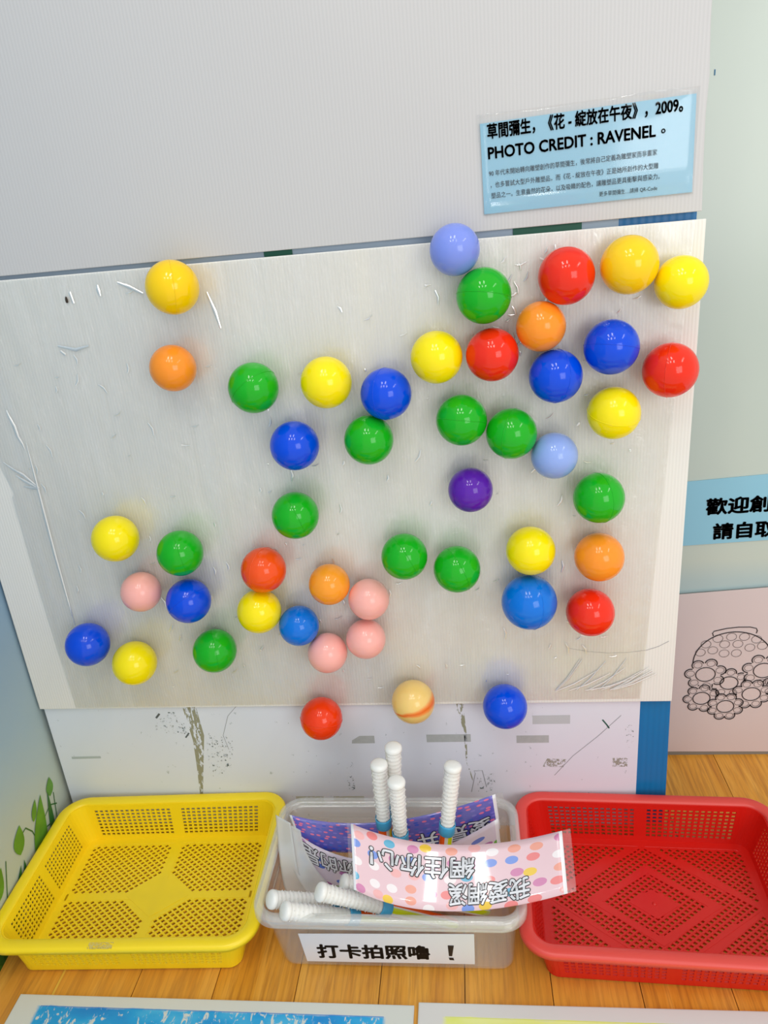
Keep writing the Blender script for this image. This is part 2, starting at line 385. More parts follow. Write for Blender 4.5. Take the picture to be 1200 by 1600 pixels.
# tape residue and stains on the old board
def residue(name, col, thr, scale, stretch=(1, 1, 1)):
    t = NT(name); n = t.noise(t.mapped(stretch), scale, 5, 0.7)
    f = t.ramp(n, [(thr - 0.02, (0, 0, 0, 1)), (thr + 0.02, (1, 1, 1, 1))])
    p = t.pbsdf(Base_Color=col, Roughness=0.6).outputs[0]; tr = t.n('BsdfTransparent').outputs[0]
    return t.done(t.n('MixShader', None, i0=f, i1=tr, i2=p).outputs[0])
M_tape = plain('grey_tape', rgb(178, 182, 182), 0.5, var=0.12, bscale=900)
M_res = residue('mottled_residue', rgb(156, 154, 142), 0.50, 260)
M_stain = residue('brown_stain', rgb(150, 150, 126), 0.47, 170, (1, 1, 0.35))
M_spk = residue('speckle', rgb(86, 104, 104), 0.60, 220)
M_dry = residue('dry_tape_spots', rgb(190, 192, 176), 0.42, 200)
YB = 0.00585
def decal(poly, mat, name, lab=None):
    o = obj(name, [(x, YB, z) for x, z in poly], [tuple(range(len(poly)))], mat, ob_)
    if lab: o['label'] = lab
    return o
decal([(-0.2175, 0.180), (-0.178, 0.180), (-0.178, 0.1955), (-0.203, 0.1955), (-0.2165, 0.1865)], M_tape, 'tape_piece')
decal([(-0.090, 0.181), (-0.0165, 0.181), (-0.0165, 0.1965), (-0.090, 0.1965)], M_tape, 'tape_piece')
decal([(0.0585, 0.1775), (0.111, 0.1775), (0.111, 0.1925), (0.0585, 0.1925)], M_tape, 'tape_piece')
decal([(-0.728, 0.152), (-0.673, 0.153), (-0.673, 0.158), (-0.728, 0.157)], plain('pale_tape', rgb(178, 190, 192), 0.5), 'tape_piece')
decal([(0.085, 0.215), (0.145, 0.215), (0.145, 0.232), (0.085, 0.232)], plain('faint_tape', rgb(192, 196, 200), 0.45), 'tape_piece')
decal([(0.100, 0.128), (0.135, 0.127), (0.139, 0.143), (0.108, 0.145)], M_res, 'residue_patch'); decal([(0.214, 0.127), (0.238, 0.127), (0.238, 0.145), (0.214, 0.145)], M_res, 'residue_patch')
decal([(0.236, 0.165), (0.246, 0.165), (0.246, 0.215), (0.232, 0.21)], M_spk, 'residue_patch')
decal([(-0.262, 0.046), (-0.208, 0.046), (-0.208, 0.066), (-0.262, 0.066)], M_dry, 'residue_patch'); decal([(-0.33, 0.046), (-0.28, 0.046), (-0.28, 0.066), (-0.33, 0.066)], M_dry, 'residue_patch')
decal([(-0.502, 0.264), (-0.478, 0.264), (-0.474, 0.20), (-0.486, 0.14), (-0.502, 0.06), (-0.506, 0.06), (-0.499, 0.14), (-0.496, 0.19)], M_stain, 'crack_stain')
decal([(-0.038, 0.262), (-0.026, 0.262), (-0.023, 0.2), (-0.024, 0.14), (-0.016, 0.10), (-0.0175, 0.10), (-0.0265, 0.14), (-0.0275, 0.2)], M_stain, 'crack_stain')
decal([(-0.235, 0.08), (-0.222, 0.08), (-0.220, 0.14), (-0.232, 0.135)], M_spk, 'residue_patch'); decal([(-0.56, 0.21), (-0.50, 0.2), (-0.51, 0.25), (-0.55, 0.25)], M_spk, 'residue_patch')
decal([(-0.48, 0.11), (-0.44, 0.12), (-0.42, 0.2), (-0.47, 0.2)], M_spk, 'residue_patch'); decal([(-0.008, 0.075), (0.02, 0.075), (0.022, 0.115), (-0.01, 0.11)], M_spk, 'residue_patch')
def scratch(pts, wd, mat, name='scratch_line', y=YB - 0.0001, parent=None):
    V = []; F = []
    for i, (x, z) in enumerate(pts):
        j = min(i + 1, len(pts) - 1); k = max(i - 1, 0); dx, dz = pts[j][0] - pts[k][0], pts[j][1] - pts[k][1]; l = math.hypot(dx, dz) or 1
        for s in (1, -1): V.append((x - dz / l * s * wd, y, z + dx / l * s * wd))
    for i in range(len(pts) - 1): F.append((2 * i, 2 * i + 1, 2 * i + 3, 2 * i + 2))
    return obj(name, V, F, mat, parent or ob_)
M_scr = plain('grey_scratch', rgb(150, 152, 158), 0.6)
scratch([(0.12, 0.11), (0.15, 0.15), (0.19, 0.19), (0.225, 0.23)], 0.0005, M_scr)
scratch([(-0.405, 0.262), (-0.425, 0.24), (-0.44, 0.2), (-0.435, 0.17)], 0.0004, M_scr)
scratch([(0.196, 0.222), (0.203, 0.212), (0.207, 0.205)], 0.0012, plain('green_dark_mark', rgb(40, 90, 80), 0.6))
scratch([(-0.545, 0.247), (-0.553, 0.238)], 0.0018, plain('dark_mark', rgb(90, 96, 96), 0.6))
scratch([(-0.5, 0.206), (-0.508, 0.196)], 0.0014, plain('dark_mark_b', rgb(90, 100, 104), 0.6))
scratch([(-0.02, 0.075), (-0.012, 0.115), (-0.014, 0.12), (0.0, 0.121), (0.006, 0.085)], 0.0006, M_scr)
scratch([(0.14, 0.362), (0.17, 0.355), (0.2, 0.3515), (0.23, 0.3515), (0.258, 0.355), (0.275, 0.361), (0.29, 0.370)], 0.00035, M_scr, 'hair_line', -0.0004, lo)

# ---------------------------------------------------------------- clear film over the lower board
NX, NZ = 150, 110
def film_edge(t):  # t 0 bottom .. 1 top
    z = 0.2665 + t * (0.9655 - 0.2665)
    xl = -0.6885 - 0.006 * math.sin(t * 4) if z < 0.66 else -0.6885 - (z - 0.66) * 0.22
    xr = 0.2515 + (z - 0.2678) / 0.70 * 0.038
    return xl, xr, z
V = []; F = []
for j in range(NZ + 1):
    xl, xr, z = film_edge(j / NZ)
    for i in range(NX + 1):
        x = xl + (xr - xl) * i / NX
        d = 0.0011 * abs(noise.noise(Vector((x * 22, 0, z * 4)))) + 0.0010 * abs(noise.noise(Vector((x * 60 + z * 20, 3, z * 30)))) ** 1.5
        crease = math.exp(-((x + 0.648) / 0.0035) ** 2) * (1 if 0.44 < z < 0.74 else max(0, 1 - min(abs(z - 0.44), abs(z - 0.74)) / 0.05))
        loose = max(0, 1 - math.hypot((x + 0.68) / 0.05, (z - 0.68) / 0.10))
        V.append((x, -0.0006 - d - 0.0022 * crease - 0.004 * loose * (0.5 + noise.noise(Vector((x * 90, 1, z * 90 + x * 120)))), z))
for j in range(NZ):
    for i in range(NX):
        a = j * (NX + 1) + i; F.append((a, a + 1, a + NX + 2, a + NX + 1))
fo = obj('plastic_film', V, F, M_film, lo, smooth=True); fo['label'] = 'crinkled clear plastic film'
# raised folds of the film that catch the lamps, whitened to mimic glints
def fold(pts, wd, ht):
    V = []; F = []
    n = len(pts)
    for i, (x, z) in enumerate(pts):
        j = min(i + 1, n - 1); k = max(i - 1, 0); dx, dz = pts[j][0] - pts[k][0], pts[j][1] - pts[k][1]; l = math.hypot(dx, dz) or 1
        tp = math.sin(PI * (i + 0.5) / n)
        nx, nz_ = -dz / l, dx / l
        for s, h in ((1, 0), (0.4, 0.8), (0, 1), (-0.4, 0.8), (-1, 0)): V.append((x + nx * s * wd * tp, -0.0028 - ht * h * tp, z + nz_ * s * wd * tp))
    for i in range(n - 1):
        for q in range(4): F.append((5 * i + q, 5 * i + q + 1, 5 * i + q + 6, 5 * i + q + 5))
    return V, F
folds = []
for a in ([(-0.662, 0.790), (-0.661, 0.780), (-0.657, 0.765), (-0.656, 0.75), (-0.652, 0.738), (-0.650, 0.728)], [(-0.690, 0.712), (-0.678, 0.700), (-0.664, 0.690), (-0.652, 0.676), (-0.644, 0.668)], [(-0.676, 0.690), (-0.664, 0.680), (-0.654, 0.673), (-0.645, 0.667)], [(-0.668, 0.672), (-0.655, 0.669), (-0.646, 0.667)], [(-0.6455, 0.74), (-0.6465, 0.69), (-0.648, 0.62), (-0.649, 0.55), (-0.6485, 0.48), (-0.648, 0.43)],
          [(-0.455, 0.952), (-0.44, 0.945), (-0.423, 0.935)], [(-0.335, 0.93), (-0.328, 0.905), (-0.324, 0.882)], [(-0.484, 0.951), (-0.484, 0.944), (-0.483, 0.936)], [(-0.525, 0.945), (-0.523, 0.93)], [(-0.56, 0.875), (-0.535, 0.868), (-0.515, 0.872)], [(-0.558, 0.868), (-0.552, 0.862)]):
    folds.append(fold(a, 0.0026, 0.0012))
rnd = random.Random(3)
for k in range(170):
    x = rnd.uniform(-0.66, 0.25); z = rnd.uniform(0.29, 0.94); a = rnd.gauss(1.35, 0.4) if k % 2 else rnd.uniform(-0.5, 0.55); l = rnd.uniform(0.004, 0.02) * (1 if k % 2 else 0.7)
    folds.append(fold([(x, z), (x + l * 0.5 * math.cos(a), z + l * 0.5 * math.sin(a)), (x + l * math.cos(a + 0.25), z + l * math.sin(a + 0.25))], *((0.0016, 0.0005) if k % 2 else (0.0010, 0.0009))))
for k in range(26):
    x = 0.06 + rnd.uniform(-0.03, 0.05); z = rnd.uniform(0.80, 0.945); a = rnd.gauss(0.4, 0.6); l = rnd.uniform(0.006, 0.018)
    folds.append(fold([(x, z), (x + l * 0.5 * math.cos(a), z + l * 0.5 * math.sin(a)), (x + l * math.cos(a + 0.3), z + l * math.sin(a + 0.3))], 0.0013, rnd.choice((0.0005, 0.0012))))
for k in range(14):
    x = rnd.uniform(0.12, 0.21); a = rnd.uniform(0.15, 0.9); folds.append(fold([(x, 0.285), (x + 0.03 * math.cos(a), 0.285 + 0.03 * math.sin(a)), (x + 0.07 * math.cos(a + 0.1), 0.285 + 0.07 * math.sin(a + 0.1))], 0.0014, 0.0009))
ff = obj('film_crinkles', *join(*folds), M_fold, fo, smooth=True, origin=lo.location); ff['kind'] = 'stuff'
# top edge flap of the film
V, F = lathe([(0.001, 0), (0.0022, 0.001), (0.0025, 0.004), (0.0018, 0.007), (0.0008, 0.0085)], 8)
sd = obj('seed_speck', [(a * 0.8, b * 0.6 , c) for a, b, c in V], F, plain('dark_brown_speck', rgb(46, 34, 22), 0.6), smooth=True); sd.location = (-0.5315, -0.0028, 0.931)
tag(sd, 'tiny dark brown speck stuck on the film near the board top left', 'speck')

# ---------------------------------------------------------------- balls
G = 'plastic balls stuck on the board'
balls = [
('deepyellow', -0.3679, 0.9416, .0342, 'golden yellow ball at the top left, alone across the seam between both boards', (0.5, -0.2)),
('orange', -0.3888, 0.8379, .0311, 'small orange ball directly below the lone golden ball at upper left', None),
('green', -0.2816, 0.8044, .0340, 'green ball at upper left, between the lone orange ball and a yellow ball', (-0.7, 0.6)),
('yellow', -0.1819, 0.8051, .0343, 'yellow ball just left of the blue ball that sits on a green ball', None),
('blue', -0.1036, 0.7845, .0342, 'blue ball touching the top of a green ball, right of a yellow ball', (-0.5, 0.1)),
('blue', -0.2361, 0.7207, .0341, 'blue ball left of centre, straight above a lone green ball', None),
('green', -0.1326, 0.7227, .0338, 'green ball with a blue ball resting on its top right', None),
('green', -0.2489, 0.6172, .0339, 'lone green ball left of centre, straight below a blue ball', (0.25, 0.4)),
('yellow', -0.5256, 0.5938, .0344, 'yellow ball leftmost on the board, above the pink ball at left', None),
('green', -0.4309, 0.5656, .0341, 'green ball above a blue ball, right of the leftmost yellow ball', (0.45, 0.0)),
('pink', -0.5071, 0.5018, .0306, 'lone small pink ball at the left, between two yellow balls', None),
('blue', -0.4332, 0.4849, .0339, 'blue ball right of the lone pink ball and below a green ball', (-0.3, 0.7)),
('blue', -0.6139, 0.4131, .0342, 'blue ball at the far lower left corner of the board', None),
('yellow', -0.5432, 0.3769, .0348, 'yellow ball at lower left, right beside the corner blue ball', None),
('green', -0.4076, 0.3956, .0341, 'green ball at lower left, below a blue ball and left of the clustered yellow ball', (0.3, -0.3)),
('redorange', -0.3085, 0.5326, .0337, 'orange-red ball sitting on top of a yellow ball left of centre', (-0.6, 0.2)),
('yellow', -0.3257, 0.4631, .0336, 'yellow ball under the orange-red ball, touching a small azure ball', None),
('skyblue', -0.2682, 0.4341, .0308, 'small azure blue ball between the yellow ball and the lowest pink ball', None),
('lightorange', -0.2131, 0.5030, .0307, 'small light orange ball touching the topmost ball of the pink trio', None),
('pink', -0.1562, 0.4759, .0308, 'topmost pink ball of the trio, right of the light orange ball', None),
('pink', -0.1672, 0.4073, .0304, 'middle pink ball of the trio, directly under the topmost pink one', None),
('pink', -0.2295, 0.3844, .0309, 'lowest pink ball of the trio, touching the azure ball', None),
('scarlet', -0.2532, 0.2638, .0339, 'scarlet ball on the bottom edge of the board, below the pink trio', (0.1, 0.9)),
('cream', -0.1027, 0.2930, .0339, 'cream ball with an orange band on the bottom edge of the board', None),
('blue', 0.0397, 0.2816, .0343, 'blue ball on the bottom edge of the board, above the upright wand', None),
('green', -0.0975, 0.5452, .0336, 'left ball of the green pair at lower centre', (0.3, 0.5)),
('green', -0.0228, 0.5218, .0339, 'right ball of the green pair at lower centre', (0.2, 0.5)),
('purple', 0.0018, 0.6417, .0310, 'purple ball, the only one on the board', None),
('yellow', 0.0824, 0.5468, .0346, 'yellow ball sitting on the largest blue ball at lower right', None),
('skyblue', 0.0788, 0.4675, .0399, 'largest blue ball, with a diagonal seam, under a yellow ball', (0.3, -0.45)),
('orange', 0.1774, 0.5328, .0344, 'bright orange ball between a green ball and a red ball at lower right', None),
('red', 0.1664, 0.4444, .0346, 'red ball at lower right, below the bright orange ball', None),
('green', 0.1750, 0.6223, .0345, 'green ball above the bright orange ball near the right edge', (0.4, -0.2)),
('paleblue', 0.1160, 0.6848, .0312, 'pale blue ball touching the right side of a green ball', None),
('green', 0.0595, 0.7200, .0339, 'green ball between another green ball and the pale blue ball', (-0.5, 0.3)),
('green', -0.0058, 0.7426, .0340, 'green ball with a level seam, above the purple ball', (0.05, 1.0)),
('yellow', 0.1918, 0.7397, .0341, 'yellow ball right of centre, below the upper-right blue pair', (0.35, -0.6)),
('red', 0.2598, 0.7912, .0344, 'red ball rightmost on the board, near its right edge', (-0.25, 0.35)),
('yellow', 0.2678, 0.8973, .0316, 'lemon yellow ball overhanging the top right edge of the board', None),
('yellow', 0.2051, 0.9227, .0345, 'amber-shaded yellow ball touching the lemon ball in the top right corner', None),
('red', 0.1303, 0.9158, .0344, 'red ball at the top right, resting on a small orange ball', None),
('orange', 0.0996, 0.8569, .0312, 'small orange ball wedged between a red ball and a blue ball', None),
('blue', 0.1865, 0.8255, .0344, 'right ball of the upper-right blue pair, with a level seam', (0.15, 0.6)),
('blue', 0.1174, 0.7932, .0342, 'left ball of the upper-right blue pair, touching a small orange ball', (0.55, -0.3)),
('red', 0.0375, 0.8263, .0339, 'red ball between a yellow ball and the small orange ball at upper right', None),
('yellow', -0.0340, 0.8280, .0338, 'yellow ball left of the red ball at upper centre', None),
('green', 0.0294, 0.9003, .0344, 'green ball touching the lavender ball near the board top', (0.12, 0.9)),
('lavender', -0.0039, 0.9572, .0310, 'lavender ball crossing the seam at the top of the board', None),
]
bm = bmesh.new(); bmesh.ops.create_uvsphere(bm, u_segments=48, v_segments=32, radius=1.0)
UV_, UF_ = [tuple(q.co) for q in bm.verts], [tuple(q.index for q in f.verts) for f in bm.faces]; bm.free()
def torus(R, r, n=48, m=6):
    V = []; F = []
    for i in range(n):
        a = 2 * PI * i / n
        for j in range(m):
            b = 2 * PI * j / m; V.append(((R + r * math.cos(b)) * math.cos(a), (R + r * math.cos(b)) * math.sin(a), r * math.sin(b)))
    for i in range(n):
        for j in range(m): F.append((i * m + j, ((i + 1) % n) * m + j, ((i + 1) % n) * m + (j + 1) % m, i * m + (j + 1) % m))
    return V, F
ball_data = {}
BM['amber'] = ball_mat('amber_plastic', rgb(255, 208, 20))
for i, (c, x, z, r, lab, seam) in enumerate(balls):
    cc = 'amber' if 'amber' in lab else c
    key = (cc, round(r, 4))
    if key not in ball_data:
        me = bpy.data.meshes.new('ball'); me.from_pydata([(a * r, b * r, q * r) for a, b, q in UV_], [], UF_); me.materials.append(BM[cc])
        me.polygons.foreach_set('use_smooth', [True] * len(me.polygons)); ball_data[key] = me
    b = bpy.data.objects.new('plastic_ball', ball_data[key]); COL.objects.link(b); b.location = (x, -r - 0.0012, z)
    tag(b, lab, 'ball', G)
    if seam:
        V, F = torus(r * 1.0, r * 0.014)
        # normal of the seam plane, tilted so that the ring crosses the visible half
        sx, sz = seam; nrm = Vector((1.0 if abs(sx) < abs(sz) * 0 else 0.0, 0, 0))
        if abs(sz) > 0.55: nrm = Vector((0.15, 0.25 * (1 if sz > 0 else -1), 1)) if sx >= 0 else Vector((-0.75, 0.5, 1))
        else: nrm = Vector((1, 0.45 * (1 if sx > 0 else -1), sx * sz * 2.0 + 0.15))
        q = nrm.normalized().to_track_quat('Z', 'Y').to_matrix()
        s = obj('seam', [q @ Vector(p) for p in V], F, BM[cc], smooth=True); s.parent = b

# ---------------------------------------------------------------- blue sign on the upper board
sg = empty('blue_sign', (0.158, -0.0, 0.996)); tag(sg, 'laminated pale blue information sign with black lettering on the upper white board', 'sign')
YS = -0.0022
# laminate pouch with a lifting top edge
V = []; F = []; n = 24
for i in range(n + 1):
    t = i / n; xt = 0.0297 + t * 0.255; zt = 1.1043 + t * 0.0059
    lift = 0.010 * math.exp(-((t - 0.80) / 0.11) ** 2) + 0.004 * math.exp(-((t - 0.05) / 0.12) ** 2)
    xb = 0.0335 + t * 0.2505; zb = 0.9925 + t * 0.0035
    for s in (0, 0.3, 0.6, 0.88, 0.92, 0.96, 1.0):
        lz = lift * max(0, (s - 0.88) / 0.12) ** 1.5
        V.append((xb + (xt - xb) * s, YS - 0.0004 - lz, zb + (zt - zb) * s))
for i in range(n):
    for k in range(6): a = i * 7 + k; F.append((a, a + 7, a + 8, a + 1))
lam = obj('laminate_pouch', V, F, M_lam, sg, smooth=True); solid(lam, 0.0003)
V, F = prism([(0.0347, 0.9944), (0.2828, 0.9979), (0.2810, 1.1028), (0.0331, 1.0951)], YS + 0.0002, -0.0002)
o = obj('paper', V, F, M_bluepaper, sg); fix_normals(o)
def lin_map(p0, p1, h, y):
    d = Vector((p1[0] - p0[0], 0, p1[1] - p0[1])); L = d.length; u = d / L; up_ = Vector((-u.z, 0, u.x))
    return lambda s, t: Vector((p0[0], y, p0[1])) + u * (s * L) + up_ * (t * h)
YT = YS - 0.0008
lettering('草間彌生，《花 - 綻放在午夜》，2009。', lin_map((0.0418, 1.0775), (0.2665, 1.0850), 0.0165, YT), M_black, sg, 0.030)
lettering('PHOTO CREDIT : RAVENEL', lin_map((0.0420, 1.0560), (0.2370, 1.0622), 0.0125, YT), M_black, sg, 0.028)
lettering('。', lin_map((0.2435, 1.0650), (0.2480, 1.0651), 0.0045, YT), M_black, sg, 0.02)
lettering('90 年代末開始轉向雕塑創作的草間彌生，後常將自己定義為雕塑家而非畫家', lin_map((0.0420, 1.0365), (0.2398, 1.0420), 0.0068, YT), M_ink, sg, 0.0)
lettering('，也多嘗試大型戶外雕塑品，而《花 - 綻放在午夜》正是她所創作的大型雕', lin_map((0.0435, 1.0235), (0.2420, 1.0273), 0.0068, YT), M_ink, sg, 0.0)
lettering('塑品之一。生意盎然的花朵，以及吸睛的配色，讓雕塑品更具衝擊與感染力。', lin_map((0.0440, 1.0115), (0.2440, 1.0155), 0.0068, YT), M_ink, sg, 0.0)
lettering('更多草間彌生…請掃 QR-Code', lin_map((0.1736, 1.0022), (0.2417, 1.0032), 0.0058, YT), M_black, sg, 0.0)

# ---------------------------------------------------------------- blue notice on back wall
bs = empty('blue_notice', (0.45, 0.189, 0.44)); tag(bs, 'pale blue notice with two lines of bold lettering on the green wall at right', 'notice')
V, F = prism([(0.335, 0.4383), (0.60, 0.4475), (0.60, 0.5675), (0.340, 0.5545)], 0.1886, 0.1894); fix_normals(obj('paper', V, F, M_bluepaper2, bs))
lettering('歡迎創', lin_map((0.3915, 0.4945), (0.4915, 0.4965), 0.0285, 0.1880), M_black, bs, 0.036)
lettering('請自取', lin_map((0.4060, 0.4490), (0.5050, 0.4510), 0.0285, 0.1880), M_black, bs, 0.036)

# ---------------------------------------------------------------- line drawing leaning on the back wall
dr = empty('line_drawing', (0.45, 0.18, 0.0)); tag(dr, 'pinkish white sheet with outline drawing of a dotted flower pot, at the right wall', 'drawing')
V, F = prism([(0.325, 0.0), (0.62, 0.0), (0.62, 0.361), (0.333, 0.345)], 0.184, 0.1895); fix_normals(obj('backing_board', V, F, M_graylabel, dr))
V, F = prism([(0.325, 0.009), (0.62, 0.006), (0.62, 0.363), (0.333, 0.347)], 0.1832, 0.1838); fix_normals(obj('paper', V, F, M_drawpaper, dr))
YD = 0.1826
def ring(cx, cz, rx, rz, wd, a0=0, a1=2 * PI, n=40):
    V = []; F = []
    for i in range(n + 1):
        a = a0 + (a1 - a0) * i / n
        for s in (-1, 1): V.append((cx + (rx + s * wd) * math.cos(a), YD, cz + (rz + s * wd) * math.sin(a)))
    for i in range(n): F.append((2 * i, 2 * i + 1, 2 * i + 3, 2 * i + 2))
    return V, F
def poly_line(pts, wd, closed=False):
    V = []; F = []; n = len(pts)
    for i, (x, z) in enumerate(pts):
        j = (i + 1) % n if closed else min(i + 1, n - 1); k = (i - 1) % n if closed else max(i - 1, 0)
        dx, dz = pts[j][0] - pts[k][0], pts[j][1] - pts[k][1]; l = math.hypot(dx, dz) or 1
        for s in (1, -1): V.append((x - dz / l * s * wd, YD, z + dx / l * s * wd))
    m = n if closed else n - 1
    for i in range(m): a = 2 * i; b = 2 * ((i + 1) % n); F.append((a, a + 1, b + 1, b))
    return V, F
flowers = [(0.4110, 0.1820, 0.0185, 7, 0.35, 0), (0.4535, 0.1625, 0.0170, 7, 0.6, 1), (0.4075, 0.1300, 0.0165, 7, 0.5, 1), (0.4510, 0.1110, 0.0165, 8, 0.4, 0), (0.4945, 0.1375, 0.0175, 8, 0.4, 0), (0.5110, 0.1880, 0.0190, 7, 0.2, 0), (0.545, 0.155, 0.017, 7, 0.1, 1)]
thick = []; thin = []
def outside(x, z, skip, order):
    for q in order:
        if q == skip: continue
        fx, fz, r, np_, ph, _ = flowers[q]
        if math.hypot((x - fx), (z - fz)) < r * 1.72: return False
    return True
front_of = {0: [], 1: [3, 4], 2: [3], 3: [], 4: [3], 5: [4], 6: [4]}
front_of[0] = [2]; front_of[1] = [0, 3, 4, 5]
for q, (fx, fz, r, np_, ph, back) in enumerate(flowers):
    thick.append(ring(fx, fz, r * 0.92, r * 0.80, 0.0009))
    for k in range(np_):
        a = ph + 2 * PI * k / np_; px, pz_ = fx + r * 1.42 * math.cos(a), fz + r * 1.30 * math.sin(a); pr = r * 0.56
        # outer arc of the petal
        pts = []
        for i in range(15):
            b = a - 1.75 + 3.5 * i / 14; X, Z = px + pr * math.cos(b), pz_ + pr * 0.92 * math.sin(b)
            if outside(X, Z, q, front_of[q]): pts.append((X, Z))
            else:
                if len(pts) > 1: thick.append(poly_line(pts, 0.0011))
                pts = []
        if len(pts) > 1: thick.append(poly_line(pts, 0.0011))
        if outside(px, pz_, q, front_of[q]): thin.append(ring(px, pz_, pr * 0.68, pr * 0.58, 0.0004))
# dotted pot
pot = []
for i in range(41):
    a = PI * 1.06 - (PI * 1.12) * i / 40; pot.append((0.4555 + 0.068 * math.cos(a), 0.2080 + 0.062 * math.sin(a)))
pot = [p for p in pot if outside(p[0], p[1], -1, [0, 1, 5])]
thick.append(poly_line(pot, 0.0010))
thick.append(poly_line([(0.4190, 0.2625), (0.4170, 0.2685), (0.4195, 0.2725), (0.44, 0.2775), (0.46, 0.2795), (0.48, 0.2790), (0.4905, 0.2760), (0.4925, 0.2710), (0.4910, 0.2660)], 0.0009))
for dx, dz in ((0.4075, 0.2460), (0.4270, 0.2570), (0.4500, 0.2600), (0.4720, 0.2595), (0.4930, 0.2535), (0.3990, 0.2290), (0.4200, 0.2330), (0.4395, 0.2450), (0.4620, 0.2450), (0.4830, 0.2370), (0.5040, 0.2400), (0.4400, 0.2260), (0.4610, 0.2260)):
    thin.append(ring(dx, dz, 0.0085, 0.0075, 0.0004))
obj('drawn_lines', *join(*thick), M_ink, dr); o = obj('thin_drawn_lines', *join(*thin), plain('fine_ink', rgb(96, 84, 84), 0.6), dr)

# ---------------------------------------------------------------- trays
def rr(w_, d_, r, fx, fy, nc=6):
    """rounded rectangle, matching samples: list of (x,y, side, tag). starts at front-left going right (ccw)"""
    pts = []
    sx, sy = w_ / 2 - r, d_ / 2 - r
    sides = [(-sx, -d_ / 2, 1, 0, 2 * sx, fx), (w_ / 2, -sy, 0, 1, 2 * sy, fy), (sx, d_ / 2, -1, 0, 2 * sx, fx), (-w_ / 2, sy, 0, -1, 2 * sy, fy)]
    cc = [(sx, -sy, -PI / 2), (sx, sy, 0), (-sx, sy, PI / 2), (-sx, -sy, PI)]
    for k, (x0, y0, ux, uy, L, fr) in enumerate(sides):
        for i, f in enumerate(fr): pts.append((x0 + ux * L * f, y0 + uy * L * f, k, i))
        cx, cy, a0 = cc[k]
        for i in range(1, nc): a = a0 + PI / 2 * i / nc; pts.append((cx + r * math.cos(a), cy + r * math.sin(a), k, -1))
    return pts
def hole_fracs(ncols, m0, mid, duty):
    """fractions along a straight side with two panels of ncols holes"""
    fr = [0.0]; is_hole = []
    half = (1 - 2 * m0 - mid) / 2; p = half / ncols
    for panel in range(2):
        s = m0 + panel * (half + mid)
        for i in range(ncols):
            a = s + i * p + p * (1 - duty) / 2; fr.append(a); is_hole.append(False); fr.append(a + p * duty); is_hole.append(True)
    fr.append(1.0); is_hole.append(False)
    return fr, is_hole
